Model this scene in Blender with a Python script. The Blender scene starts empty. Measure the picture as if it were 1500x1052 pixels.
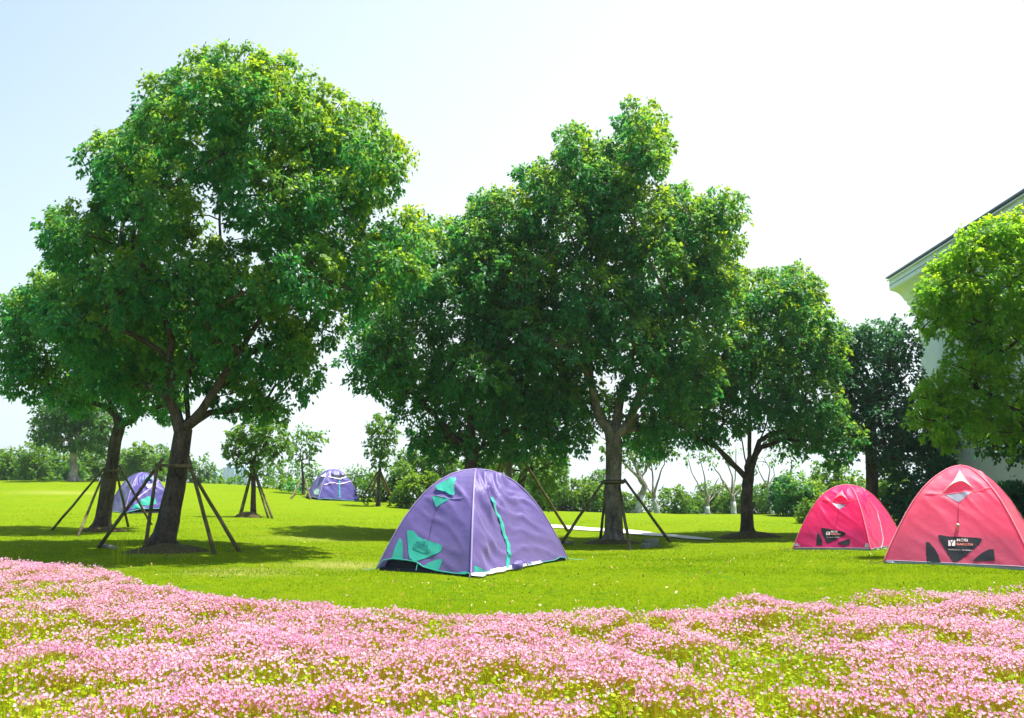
import bpy, bmesh, math, random
import numpy as np
from mathutils import Vector, noise, geometry
R = math.radians
scene = bpy.context.scene
col = scene.collection

# ------------------------------------------------------------------ camera
FPX, CXP, CYP, HOR, EYE = 1300.0, 750.0, 526.0, 690.0, 1.6
PITCH = math.atan((HOR - CYP) / FPX)
cam_d = bpy.data.cameras.new('camera')
cam = bpy.data.objects.new('camera', cam_d)
col.objects.link(cam)
cam.location = (0, 0, EYE)
cam.rotation_euler = (math.pi / 2 + PITCH, 0, 0)
cam_d.sensor_width = 36.0
cam_d.lens = 36.0 * FPX / 1500.0
cam_d.clip_start = 0.1
cam_d.clip_end = 6000
scene.camera = cam

# ------------------------------------------------------------------ light
SUN = Vector((0.30, 0.08, 0.95)).normalized()      # direction towards the sun
ELEV = math.asin(SUN.z)
AZ = math.atan2(SUN.x, SUN.y)
world = bpy.data.worlds.new('World')
scene.world = world
world.use_nodes = True
wn = world.node_tree
wn.nodes.clear()
w_out = wn.nodes.new('ShaderNodeOutputWorld')
w_bg = wn.nodes.new('ShaderNodeBackground')
w_sky = wn.nodes.new('ShaderNodeTexSky')
w_sky.sky_type = 'NISHITA'
w_sky.sun_disc = False
w_sky.sun_elevation = ELEV
w_sky.sun_rotation = AZ
w_sky.air_density = 1.0
w_sky.dust_density = 3.0
w_sky.ozone_density = 1.0
w_mix = wn.nodes.new('ShaderNodeMix')
w_mix.data_type = 'RGBA'
w_tc = wn.nodes.new('ShaderNodeTexCoord')
w_sep = wn.nodes.new('ShaderNodeSeparateXYZ')
w_dot = wn.nodes.new('ShaderNodeVectorMath'); w_dot.operation = 'DOT_PRODUCT'
w_dot.inputs[1].default_value = (0.72, 0.35, -0.60)       # thin high haze is whiter to the right and low down
w_rng = wn.nodes.new('ShaderNodeMapRange')
w_rng.inputs['From Min'].default_value = -0.62
w_rng.inputs['From Max'].default_value = 0.15
w_rng.inputs['To Min'].default_value = 0.05
w_rng.inputs['To Max'].default_value = 1.0
wn.links.new(w_tc.outputs['Generated'], w_dot.inputs[0])
wn.links.new(w_dot.outputs['Value'], w_rng.inputs['Value'])
wn.links.new(w_rng.outputs['Result'], w_mix.inputs['Factor'])
w_tint = wn.nodes.new('ShaderNodeMix'); w_tint.data_type = 'RGBA'; w_tint.blend_type = 'MULTIPLY'
w_tint.inputs['Factor'].default_value = 1.0; w_tint.inputs['B'].default_value = (0.56, 0.70, 0.67, 1)
wn.links.new(w_sky.outputs['Color'], w_tint.inputs['A'])
wn.links.new(w_tint.outputs['Result'], w_mix.inputs['A'])
w_mix.inputs['B'].default_value = (2.95, 3.28, 3.42, 1)
wn.links.new(w_mix.outputs['Result'], w_bg.inputs['Color'])
w_bg.inputs['Strength'].default_value = 0.14
wn.links.new(w_bg.outputs['Background'], w_out.inputs['Surface'])

sd = bpy.data.lights.new('sun', 'SUN')
sd.energy = 4.9
sd.angle = R(0.6)
sd.color = (1.0, 0.955, 0.87)
sun = bpy.data.objects.new('sun', sd)
col.objects.link(sun)
sun.rotation_euler = SUN.to_track_quat('Z', 'Y').to_euler()
sun.location = (0, 0, 60)

scene.view_settings.view_transform = 'Standard'
scene.view_settings.look = 'None'
scene.view_settings.gamma = 1.0
scene.view_settings.use_curve_mapping = False
scene.view_settings.exposure = 1.29
scene.render.engine = 'CYCLES'
cy = scene.cycles
cy.max_bounces = 7
cy.diffuse_bounces = 3
cy.glossy_bounces = 2
cy.transmission_bounces = 5
cy.transparent_max_bounces = 8
cy.volume_bounces = 0
cy.use_denoising = True
cy.caustics_reflective = False
cy.caustics_refractive = False

# ------------------------------------------------------------------ photo ray helpers
ST, CT = math.sin(PITCH), math.cos(PITCH)
def ray(px, py):
    dx, dv = px - CXP, py - CYP
    return dx, FPX * CT + dv * ST, FPX * ST - dv * CT
def P(px, py, D):
    """world point at depth y = D seen at photo pixel (px, py)"""
    x, y, z = ray(px, py)
    return Vector((x / y * D, D, EYE + z / y * D))
def proj(p):
    x, y, z = p[0], p[1], p[2] - EYE
    f = y * CT + z * ST
    u = -y * ST + z * CT
    return CXP + FPX * x / f, CYP - FPX * u / f

# ------------------------------------------------------------------ terrain height
_U = np.array([-3000, 0, 150, 250, 370, 500, 620, 750, 900, 1050, 1250, 1500, 4000], float)
_D = np.array([5, 16, 20, 25, 30, 35, 42, 47, 52, 60, 68, 80, 110, 200, 900], float)
_Z = np.array([
 [0, 0, 0, 0, 0, 0, 0, 0, 0, 0, 0, 0, 0],
 [0, 0, 0, 0, 0, 0, 0, 0, 0, 0, 0, 0, 0],
 [0, 0, 0, -.02, -.03, -.06, -.12, -.2, -.22, -.22, -.2, -.15, 0],
 [0, -.03, -.03, -.05, -.08, -.15, -.3, -.45, -.5, -.52, -.5, -.3, -.2],
 [0, -.06, -.08, -.09, -.11, -.2, -.35, -.52, -.56, -.57, -.55, -.4, -.3],
 [0, -.08, -.12, -.14, -.15, -.22, -.4, -.55, -.6, -.6, -.6, -.45, -.4],
 [.1, .08, .02, -.03, -.10, -.2, -.35, -.55, -.6, -.62, -.65, -.6, -.5],
 [.3, .3, .22, .15, .03, -.12, -.3, -.55, -.62, -.68, -.75, -.7, -.6],
 [.5, .55, .5, .42, .22, -.02, -.3, -.62, -.85, -.9, -.95, -.9, -.8],
 [.85, .92, .9, .84, .55, .0, -.4, -.9, -1.2, -1.3, -1.3, -1.2, -1.2],
 [.8, .9, .9, .82, .6, -.15, -.7, -1.2, -1.5, -1.6, -1.6, -1.5, -1.5],
 [0, 0, 0, 0, -.1, -.6, -1.1, -1.6, -2, -2, -2, -2, -2],
 [-2.5, -2.5, -2.5, -2.5, -2.6, -2.8, -3, -3.5, -4, -4, -4, -4, -4],
 [-8, -8, -8, -8, -8, -8, -8, -8, -8.5, -8.5, -8.5, -8, -8],
 [-42, -42, -42, -42, -42, -42, -42, -42, -42, -42, -42, -42, -42]], float)
_uf = np.linspace(-3000, 4000, 281)
_df = np.exp(np.linspace(math.log(5), math.log(900), 241))
_t = np.array([np.interp(_uf, _U, row) for row in _Z])
_t = np.array([np.interp(_df, _D, _t[:, i]) for i in range(len(_uf))]).T
for _ in range(5):
    p_ = np.pad(_t, 1, mode='edge')
    _t = (p_[:-2, 1:-1] + p_[2:, 1:-1] + p_[1:-1, :-2] + p_[1:-1, 2:] + 2 * p_[1:-1, 1:-1]) / 6
def height(x, y):
    x = np.asarray(x, float); y = np.asarray(y, float)
    yy = np.clip(y, 8, 899)
    u = np.clip(750 + 1300 * x / yy, -3000, 3999)
    fi = (u + 3000) / 25.0
    fj = (np.log(np.clip(yy, 5, 899)) - math.log(5)) / (math.log(900) - math.log(5)) * 240
    i = np.clip(fi.astype(int), 0, 279); j = np.clip(fj.astype(int), 0, 239)
    a = fi - i; b = fj - j
    z = (_t[j, i] * (1 - a) * (1 - b) + _t[j, i + 1] * a * (1 - b) + _t[j + 1, i] * (1 - a) * b + _t[j + 1, i + 1] * a * b)
    und = 0.018 * np.sin(x * .9 + y * .37 + 1) + 0.014 * np.sin(x * 1.7 - y * 1.1) + .02 * np.sin(y * .5 + x * .13)
    return z + und * np.clip((y - 5) / 8, 0, 1)
def H(x, y):
    return float(height(np.array([x]), np.array([y]))[0])
def hit(px, py, dz=0.0):
    """where the photo ray meets the ground (raised by dz)"""
    x, y, z = ray(px, py)
    D = 3.0
    while D < 400:
        if EYE + z / y * D < H(x / y * D, D) + dz:
            break
        D += 0.1 if D < 60 else .5
    return Vector((x / y * D, D, H(x / y * D, D)))

# ------------------------------------------------------------------ object helpers
def tag(o, label=None, cat=None, group=None, kind=None):
    if label: o['label'] = label
    if cat: o['category'] = cat
    if group: o['group'] = group
    if kind: o['kind'] = kind
    return o
def empty(name, loc, label, cat, group=None):
    o = bpy.data.objects.new(name, None)
    o.empty_display_size = .2
    col.objects.link(o)
    o.location = loc
    return tag(o, label, cat, group)
def link(name, me, mat=None, parent=None, smooth=False):
    o = bpy.data.objects.new(name, me)
    col.objects.link(o)
    if mat and len(me.materials) == 0: me.materials.append(mat)
    if parent:
        o.parent = parent
        # meshes are authored in world space: keep them there
        o.location = -parent_world(parent)
    if smooth and len(me.polygons): me.polygons.foreach_set('use_smooth', [True] * len(me.polygons))
    return o
def parent_world(p):
    v = Vector(p.location)
    while p.parent:
        p = p.parent
        v += Vector(p.location)
    return v
def np_mesh(name, V, F, attrs=None):
    """V (n,3), F (m,k) same-size faces"""
    me = bpy.data.meshes.new(name)
    V = np.asarray(V, np.float32); F = np.asarray(F, np.int32)
    m, k = F.shape
    me.vertices.add(len(V)); me.vertices.foreach_set('co', V.ravel())
    me.loops.add(m * k); me.loops.foreach_set('vertex_index', F.ravel())
    me.polygons.add(m)
    me.polygons.foreach_set('loop_start', np.arange(0, m * k, k, dtype=np.int32))
    me.update(calc_edges=True)
    for n, a in (attrs or {}).items():
        at = me.attributes.new(n, 'FLOAT', 'POINT')
        at.data.foreach_set('value', np.asarray(a, np.float32).ravel())
    return me
class MB:
    """collects verts and faces of ONE mesh (world coordinates)"""
    def __init__(s): s.v = []; s.f = []
    def add(s, vs, fs):
        b = len(s.v); s.v += [tuple(v) for v in vs]; s.f += [tuple(i + b for i in f) for f in fs]
    def tube(s, pts, rads, n=8, cap=True, wob=0, rng=None):
        pts = [Vector(p) for p in pts]
        b = len(s.v); up = Vector((0.13, 0.92, 0.2))
        prev = None
        for i, p in enumerate(pts):
            d = (pts[min(i + 1, len(pts) - 1)] - pts[max(i - 1, 0)])
            if d.length < 1e-7: d = Vector((0, 0, 1))
            d.normalize()
            if prev is None:
                a = d.cross(up)
                if a.length < .05: a = d.cross(Vector((1, 0, 0)))
            else:
                a = prev - d * prev.dot(d)
            a.normalize(); prev = a
            c = d.cross(a)
            for j in range(n):
                t = 2 * math.pi * j / n
                r = rads[i]
                if wob: r *= 1 + wob * noise.noise(Vector((math.cos(t) * 1.3, math.sin(t) * 1.3, p.z * 1.4 + p.x)))
                s.v.append(tuple(p + (a * math.cos(t) + c * math.sin(t)) * r))
        for i in range(len(pts) - 1):
            for j in range(n):
                k = (j + 1) % n
                s.f.append((b + i * n + j, b + i * n + k, b + (i + 1) * n + k, b + (i + 1) * n + j))
        if cap:
            s.f.append(tuple(b + j for j in range(n))[::-1])
            s.f.append(tuple(b + (len(pts) - 1) * n + j for j in range(n)))
    def box(s, c, size, ax=None):
        c = Vector(c)
        ax = ax or (Vector((1, 0, 0)), Vector((0, 1, 0)), Vector((0, 0, 1)))
        vs = []
        for dz in (-.5, .5):
            for dy in (-.5, .5):
                for dx in (-.5, .5):
                    vs.append(c + ax[0] * dx * size[0] + ax[1] * dy * size[1] + ax[2] * dz * size[2])
        s.add(vs, [(0, 2, 3, 1), (4, 5, 7, 6), (0, 1, 5, 4), (2, 6, 7, 3), (0, 4, 6, 2), (1, 3, 7, 5)])
    def build(s, name, mat, parent=None, smooth=False):
        me = bpy.data.meshes.new(name)
        me.from_pydata(s.v, [], s.f); me.update()
        return link(name, me, mat, parent, smooth)

# ------------------------------------------------------------------ materials
class MT:
    def __init__(s, name):
        s.m = bpy.data.materials.new(name); s.m.use_nodes = True
        s.n = s.m.node_tree.nodes; s.l = s.m.node_tree.links
        s.n.clear(); s.out = s.n.new('ShaderNodeOutputMaterial')
    def node(s, t, **kw):
        x = s.n.new(t)
        for k, v in kw.items():
            if k in x.inputs.keys(): x.inputs[k].default_value = v
            else: setattr(x, k, v)
        return x
    def link(s, a, b): s.l.new(a, b)
    def noise(s, scale, detail=4, rough=.6, vec=None, dist=0):
        x = s.node('ShaderNodeTexNoise'); x.inputs['Scale'].default_value = scale
        x.inputs['Detail'].default_value = detail; x.inputs['Roughness'].default_value = rough
        x.inputs['Distortion'].default_value = dist
        s.link(vec if vec is not None else s.pos(), x.inputs['Vector'])
        return x.outputs['Fac']
    def pos(s, scale=None):
        g = s.node('ShaderNodeNewGeometry').outputs['Position']
        if scale:
            m = s.node('ShaderNodeMapping'); m.inputs['Scale'].default_value = scale
            s.link(g, m.inputs['Vector']); return m.outputs['Vector']
        return g
    def ramp(s, fac, stops, interp='LINEAR'):
        r = s.node('ShaderNodeValToRGB'); r.color_ramp.interpolation = interp
        e = r.color_ramp.elements
        while len(e) < len(stops): e.new(0.5)
        for i, (p, c) in enumerate(stops):
            e[i].position = p; e[i].color = (*c, 1) if len(c) == 3 else c
        s.link(fac, r.inputs['Fac']); return r.outputs['Color']
    def mix(s, fac, a, b, mode='MIX'):
        m = s.node('ShaderNodeMix', data_type='RGBA', blend_type=mode)
        for v, k in ((fac, 'Factor'), (a, 'A'), (b, 'B')):
            if isinstance(v, (int, float)): m.inputs[k].default_value = v
            elif isinstance(v, tuple): m.inputs[k].default_value = (*v, 1)
            else: s.link(v, m.inputs[k])
        return m.outputs['Result']
    def rng(s, v, a, b, c=0, d=1):
        m = s.node('ShaderNodeMapRange')
        for k, x in zip(('From Min', 'From Max', 'To Min', 'To Max'), (a, b, c, d)): m.inputs[k].default_value = x
        s.link(v, m.inputs['Value']); return m.outputs['Result']
    def attr(s, name):
        a = s.node('ShaderNodeAttribute'); a.attribute_name = name; return a.outputs['Fac']
    def bump(s, h, strength=.5, dist=.02):
        b = s.node('ShaderNodeBump'); b.inputs['Strength'].default_value = strength; b.inputs['Distance'].default_value = dist
        s.link(h, b.inputs['Height']); return b.outputs['Normal']
    def bsdf(s, colr, rough=.8, normal=None, spec=.3, sheen=0):
        p = s.node('ShaderNodeBsdfPrincipled')
        if isinstance(colr, tuple): p.inputs['Base Color'].default_value = (*colr, 1)
        else: s.link(colr, p.inputs['Base Color'])
        if isinstance(rough, (int, float)): p.inputs['Roughness'].default_value = rough
        else: s.link(rough, p.inputs['Roughness'])
        p.inputs['Specular IOR Level'].default_value = spec
        if normal is not None: s.link(normal, p.inputs['Normal'])
        return p.outputs['BSDF']
    def transl(s, colr, normal=None):
        t = s.node('ShaderNodeBsdfTranslucent')
        if isinstance(colr, tuple): t.inputs['Color'].default_value = (*colr, 1)
        else: s.link(colr, t.inputs['Color'])
        if normal is not None: s.link(normal, t.inputs['Normal'])
        return t.outputs['BSDF']
    def mixs(s, fac, a, b):
        m = s.node('ShaderNodeMixShader')
        if isinstance(fac, (int, float)): m.inputs[0].default_value = fac
        else: s.link(fac, m.inputs[0])
        s.link(a, m.inputs[1]); s.link(b, m.inputs[2]); return m.outputs[0]
    def done(s, sh):
        s.link(sh, s.out.inputs['Surface']); return s.m

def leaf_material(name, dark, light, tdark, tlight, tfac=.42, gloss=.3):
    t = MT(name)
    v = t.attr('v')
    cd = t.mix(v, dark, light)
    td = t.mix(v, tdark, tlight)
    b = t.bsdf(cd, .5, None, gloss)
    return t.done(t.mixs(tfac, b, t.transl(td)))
def plain(name, c, rough=.7, spec=.3, var=.15, scale=20, bump=0):
    t = MT(name)
    f = t.noise(scale)
    lo = tuple(x * (1 - var) for x in c); hi = tuple(min(1, x * (1 + var)) for x in c)
    n = t.bump(f, bump, .01) if bump else None
    return t.done(t.bsdf(t.mix(t.rng(f, .3, .7), lo, hi), rough, n, spec))

M = {}
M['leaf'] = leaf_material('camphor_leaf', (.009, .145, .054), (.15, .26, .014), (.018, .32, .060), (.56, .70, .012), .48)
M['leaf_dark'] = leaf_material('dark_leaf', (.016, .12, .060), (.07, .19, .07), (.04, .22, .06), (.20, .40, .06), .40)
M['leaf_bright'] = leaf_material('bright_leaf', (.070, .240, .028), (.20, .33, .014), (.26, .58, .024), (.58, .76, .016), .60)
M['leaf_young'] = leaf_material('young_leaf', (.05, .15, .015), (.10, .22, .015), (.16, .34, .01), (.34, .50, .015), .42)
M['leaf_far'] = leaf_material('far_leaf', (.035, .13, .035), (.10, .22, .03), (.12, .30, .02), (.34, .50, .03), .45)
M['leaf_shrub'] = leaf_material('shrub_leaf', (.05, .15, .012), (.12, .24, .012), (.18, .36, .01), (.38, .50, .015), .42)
def bark(name, a, b, sc=7):
    t = MT(name)
    f = t.noise(sc, 6, .7, t.pos((1, 1, .22)), .4)
    g = t.noise(45, 4, .7, t.pos((1, 1, .35)))
    h = t.mix(.5, f, g)
    c = t.ramp(h, [(.38, a), (.5, tuple((x + y) / 2 for x, y in zip(a, b))), (.60, b)])
    pt = t.noise(2.2, 3, .6)
    c = t.mix(t.rng(pt, .50, .70, 0, .5), c, tuple(min(1, y * 1.5) for y in b))       # lichen patches
    c = t.mix(t.rng(pt, .30, .42, .35, 0), c, (.03, .045, .015))                      # green algae
    return t.done(t.bsdf(c, .9, t.bump(h, 1.0, .07), .15))
M['bark'] = bark('bark', (.015, .011, .009), (.125, .098, .082))
M['bark_sunlit'] = bark('sunlit_bark', (.045, .038, .033), (.26, .22, .19))  # lighter bark copy: sunlight on the centre trunk put into its colour
M['bark_pale'] = bark('pale_bark', (.12, .11, .095), (.36, .33, .29))
M['whitewash'] = plain('whitewashed_bark', (.40, .43, .44), .9, .1, .3, 8)
M['pole'] = bark('support_pole', (.040, .034, .020), (.20, .165, .095), 10)
# ------------------------------------------------------------------ ground
def make_ground():
    ax = np.linspace(-1, 1, 361)
    X = np.sinh(ax * 6.2) / math.sinh(6.2) * 700
    Y = np.concatenate([np.linspace(-60, 2, 12), np.linspace(3, 40, 190), 40 + np.expm1(np.linspace(0, 1, 150)[1:] * 4.0) / math.expm1(4.0) * 860])
    gx, gy = np.meshgrid(X, Y)
    gz = height(gx, gy)
    V = np.stack([gx.ravel(), gy.ravel(), gz.ravel()], 1)
    nx = len(X)
    i, j = np.meshgrid(np.arange(nx - 1), np.arange(len(Y) - 1))
    a = (j * nx + i).ravel()
    F = np.stack([a, a + 1, a + nx + 1, a + nx], 1)
    t = MT('lawn')
    fine = t.noise(150, 6, .8)
    mid = t.noise(9, 5, .7)
    big = t.noise(.45, 4, .6)
    streak = t.noise(1.6, 5, .65, t.pos((.5, 1.3, 1)))
    c = t.ramp(mid, [(.32, (.058, .135, .003)), (.5, (.112, .188, .002)), (.68, (.185, .225, .004))])
    c = t.mix(t.rng(big, .35, .68, 0, .75), c, (.150, .200, .003))
    c = t.mix(t.rng(streak, .58, .75, 0, .5), c, (.20, .22, .012))
    clo = t.noise(2.3, 6, .75, None, .6)
    c = t.mix(t.rng(clo, .56, .66, 0, .55), c, (.045, .135, .010))      # clover and coarser weeds
    c = t.mix(t.rng(fine, .56, .80, 0, .7), c, (.045, .10, .003))
    c = t.mix(t.rng(t.noise(38, 4, .75), .62, .78, 0, .5), c, (.24, .22, .05))
    # worn, dry patches where the photograph shows them
    g = t.pos()
    for (px, py, r, k) in ((500, 828, 1.0, .55), (345, 838, 1.0, .4), (60, 836, 1.3, .3), (235, 812, 1.0, .3), (90, 722, 3.0, .3), (460, 790, 1.4, .25)):
        p = hit(px, py)
        d = t.node('ShaderNodeVectorMath', operation='SUBTRACT'); t.link(g, d.inputs[0]); d.inputs[1].default_value = p
        s_ = t.node('ShaderNodeVectorMath', operation='MULTIPLY'); t.link(d.outputs[0], s_.inputs[0]); s_.inputs[1].default_value = (.8 / r, 1.3 / r, 0)
        L = t.node('ShaderNodeVectorMath', operation='LENGTH'); t.link(s_.outputs[0], L.inputs[0])
        ad = t.node('ShaderNodeMath', operation='ADD'); t.link(L.outputs['Value'], ad.inputs[0]); t.link(t.rng(mid, .3, .7, -.5, .5), ad.inputs[1])
        c = t.mix(t.rng(ad.outputs[0], .2, 1.0, k, 0), c, (.34, .30, .10))
    n = t.bump(t.mix(.5, fine, mid), .8, .05)
    m = t.done(t.bsdf(c, .95, n, .02))
    o = link('ground', np_mesh('ground', V, F), m, None, True)
    tag(o, kind='structure')
make_ground()

# flower bed edge in photo pixels (tips of the flowers, about 0.25 m up)
BED = [(-400, 806), (-150, 812), (0, 818), (60, 820), (110, 822), (150, 829), (190, 846), (215, 860), (330, 873), (400, 879), (480, 883), (520, 894), (560, 888),
       (640, 891), (700, 891), (770, 897), (825, 896), (845, 882), (900, 886), (935, 896), (980, 884), (1040, 880), (1060, 874),
       (1120, 873), (1150, 880), (1190, 880), (1240, 875), (1290, 864), (1340, 858), (1400, 857), (1500, 856), (1700, 850), (2100, 848)]
_bx = []; _by = []
for (px, py) in BED:
    x, y, z = ray(px, py)
    D = (EYE - .21) / (-z / y)
    _bx.append(x / y); _by.append(D)
_bx = np.array(_bx); _by = np.array(_by)
def bed_edge(x, y):           # depth of the bed edge along the bearing of (x, y)
    return np.interp(x / np.maximum(y, .5), _bx, _by)

def vnoise(x, y, s, seed=0):
    """cheap smooth value noise in numpy"""
    r = np.random.RandomState(seed); T = r.rand(64, 64)
    X = x * s; Y = y * s
    i = np.floor(X).astype(int); j = np.floor(Y).astype(int); a = X - i; b = Y - j
    a = a * a * (3 - 2 * a); b = b * b * (3 - 2 * b)
    g = lambda p, q: T[p % 64, q % 64]
    return g(i, j) * (1 - a) * (1 - b) + g(i + 1, j) * a * (1 - b) + g(i, j + 1) * (1 - a) * b + g(i + 1, j + 1) * a * b
def fbm(x, y, s, seed=0):
    return .5 * vnoise(x, y, s, seed) + .3 * vnoise(x, y, s * 2.1, seed + 1) + .2 * vnoise(x, y, s * 4.3, seed + 2)

def make_grass():
    r = np.random.RandomState(3)
    def blades(n, d0, d1, hmin, hmax, w):
        # sampled evenly per picture area
        D = 1 / (1 / d1 + r.rand(n) * (1 / d0 - 1 / d1))
        X = (r.rand(n) * 1.36 - .68) * D
        k = D > bed_edge(X, D) - .5
        D, X = D[k], X[k]; n = len(D)
        z = height(X, D)
        h = (hmin + (hmax - hmin) * r.rand(n)) * (.6 + .8 * fbm(X, D, .8, 5))
        a = r.rand(n) * 6.283; lean = r.rand(n) * .6
        ww = w * (.7 + .6 * r.rand(n)) * np.maximum(1, D / 11)
        dx, dy = np.cos(a), np.sin(a); lx, ly = np.cos(a + 1.3), np.sin(a + 1.3)
        V = np.empty((n, 3, 3))
        V[:, 0] = np.stack([X - dx * ww, D - dy * ww, z - .005], 1)
        V[:, 1] = np.stack([X + dx * ww, D + dy * ww, z - .005], 1)
        V[:, 2] = np.stack([X + lx * h * lean, D + ly * h * lean, z + h], 1)
        v = np.clip(.15 + .55 * r.rand(n) + .5 * (fbm(X, D, .5, 8) - .5) + 1.5 * (fbm(X, D, 2.6, 9) - .5), 0, 1)
        return V, np.repeat(v, 3)
    A, va = blades(150000, 8.5, 15, .014, .032, .0032)
    B, vb = blades(120000, 14, 40, .015, .034, .0036)
    V = np.concatenate([A, B]).reshape(-1, 3)
    F = np.arange(len(V)).reshape(-1, 3)
    t = MT('grass_blades')
    v = t.attr('v')
    c = t.ramp(v, [(0, (.08, .19, .002)), (.5, (.18, .30, .002)), (1, (.32, .40, .010))])
    m = t.done(t.mixs(.4, t.bsdf(c, .7, None, .04), t.transl(t.mix(v, (.22, .38, .002), (.42, .52, .006)))))
    o = link('lawn_grass', np_mesh('lawn_grass', V, F, {'v': np.concatenate([va, vb])}), m)
    tag(o, 'short bright green lawn grass between the flower bed and the tents', 'grass', kind='stuff')
make_grass()

def make_flowers():
    r = np.random.RandomState(11)
    def spots(n, d0=3.6):
        D = np.sqrt(d0 ** 2 + r.rand(n) * (15.5 ** 2 - d0 ** 2))
        X = (r.rand(n) * 1.5 - .75) * D
        k = D < bed_edge(X, D) - .02 + .25 * (vnoise(X, D, 2.5, 3) - .5)
        return X[k], D[k]
    def cover(X, Y):
        return .62 * fbm(X * .75, Y * 1.1, 1.9, 21) + .38 * fbm(X, Y, 6.5, 22)
    def mound(X, Y):
        e = np.clip((bed_edge(X, Y) - Y) / .5, 0, 1)
        return (.10 + .24 * fbm(X, Y, 1.5, 40)) * (.75 + .25 * e)
    # ---- petals
    X, Y = spots(360000)
    c = cover(X, Y)
    dens = np.clip((c - .425) / .11, .07, 1)
    # tight heads: jitter into small bunches
    k = (r.rand(len(X)) < dens * (.50 + .5 * vnoise(X, Y, 9, 60)))
    X, Y = X[k], Y[k]
    n = len(X)
    z = height(X, Y) + mound(X, Y) + r.randn(n) * .018 + .03 * np.clip(vnoise(X, Y, 7, 50) - .4, 0, 1)
    rad = (.0078 + .0062 * r.rand(n))
    tilt = r.rand(n) * 1.15; az = r.rand(n) * 6.283
    nrm = np.stack([np.sin(tilt) * np.cos(az), np.sin(tilt) * np.sin(az) - .25, np.cos(tilt)], 1)
    nrm /= np.linalg.norm(nrm, axis=1)[:, None]
    ref = np.tile(np.array([[1., .03, .02]]), (n, 1))
    u = np.cross(nrm, ref); u /= np.linalg.norm(u, axis=1)[:, None]
    w = np.cross(nrm, u)
    C = np.stack([X, Y, z], 1)
    V = np.empty((n, 11, 3)); V[:, 0] = C - nrm * .004
    ph = r.rand(n) * 6.283
    for p in range(5):
        for s_, q in ((0, -.52), (1, .52)):
            a = ph + p * 1.2566 + q
            V[:, 1 + 2 * p + s_] = C + (u * np.cos(a)[:, None] + w * np.sin(a)[:, None]) * rad[:, None] + nrm * (.006 + .006 * r.rand(n))[:, None]
    base = (np.arange(n) * 11)[:, None, None]
    F = np.array([[0, 1 + 2 * p, 2 + 2 * p] for p in range(5)])[None] + base
    v = np.clip(r.rand(n) * .6 + .4 * fbm(X, Y, 1.8, 77), 0, 1)
    att = np.repeat(v[:, None], 11, 1); cen = np.zeros((n, 11)); cen[:, 0] = 1
    t = MT('petals')
    pv = t.attr('v')
    pc = t.ramp(pv, [(0, (.56, .17, .38)), (.3, (.74, .33, .54)), (.65, (.83, .52, .69)), (1, (.93, .78, .86))])
    pc = t.mix(t.rng(t.attr('cen'), .55, 1, 0, .8), pc, (.62, .55, .25))
    m = t.done(t.mixs(.5, t.bsdf(pc, .6, None, .1), t.transl(t.mix(.35, pc, (.85, .35, .62)))))
    o = link('pink_blossoms', np_mesh('pink_blossoms', V.reshape(-1, 3), F.reshape(-1, 3), {'v': att, 'cen': cen}), m)
    tag(o, 'mass of tiny pink blossoms covering the flower bed in the foreground', 'flowers', kind='stuff')
    # ---- stems and leaves
    ns = min(n, 60000); sel = r.permutation(n)[:ns]
    S = C[sel]; g = height(S[:, 0], S[:, 1])
    ww = .0016 + .001 * r.rand(ns)
    off = r.randn(ns, 2) * .02
    V1 = np.empty((ns, 4, 3)); hgt = (S[:, 2] - g)
    lo = np.stack([S[:, 0] + off[:, 0], S[:, 1] + off[:, 1], g + hgt * .35], 1)
    V1[:, 0] = lo - [1, 0, 0] * ww[:, None]; V1[:, 1] = lo + [1, 0, 0] * ww[:, None]
    V1[:, 2] = S + [1, 0, 0] * ww[:, None]; V1[:, 3] = S - [1, 0, 0] * ww[:, None]
    v1 = np.repeat(r.rand(ns) * .3 + .7, 4)
    X, Y = spots(150000)
    n2 = len(X); c = cover(X, Y)
    g = height(X, Y)
    hh = mound(X, Y) * (.42 + .50 * r.rand(n2)) * (1.0 - .0 * c)
    sz = .012 + .013 * r.rand(n2)
    tilt = r.rand(n2) * 1.1; az = r.rand(n2) * 6.283
    nrm = np.stack([np.sin(tilt) * np.cos(az), np.sin(tilt) * np.sin(az), np.cos(tilt)], 1)
    u = np.cross(nrm, np.tile([[.6, .8, .02]], (n2, 1))); u /= np.linalg.norm(u, axis=1)[:, None]
    w = np.cross(nrm, u)
    C2 = np.stack([X, Y, g + hh], 1)
    V2 = np.stack([C2 - u * sz[:, None], C2 - w * sz[:, None] * .7 + nrm * .003, C2 + u * sz[:, None], C2 + w * sz[:, None] * .7 + nrm * .003], 1)
    v2 = np.repeat(np.clip(.05 + .35 * r.rand(n2) + .35 * (fbm(X, Y, 1.4, 91)), 0, .68), 4)
    # grassy upright blades, yellow green
    X, Y = spots(150000); n3 = len(X); g = height(X, Y)
    h3 = mound(X, Y) * (.5 + .5 * r.rand(n3)); a = r.rand(n3) * 6.283; w3 = .0022 + .002 * r.rand(n3)
    C3 = np.stack([X, Y, g + .02], 1)
    dv = np.stack([np.cos(a) * w3, np.sin(a) * w3, 0 * a], 1)
    tp = C3 + np.stack([r.randn(n3) * .02, r.randn(n3) * .02, h3], 1)
    V3 = np.stack([C3 - dv, C3 + dv, tp + dv * .4, tp - dv * .4], 1)
    v3 = np.repeat(np.clip(.35 + .5 * r.rand(n3), 0, 1), 4)
    V = np.concatenate([V1, V2, V3]).reshape(-1, 3); F = np.arange(len(V)).reshape(-1, 4)
    t = MT('bed_foliage')
    vv = t.attr('v')
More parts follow.
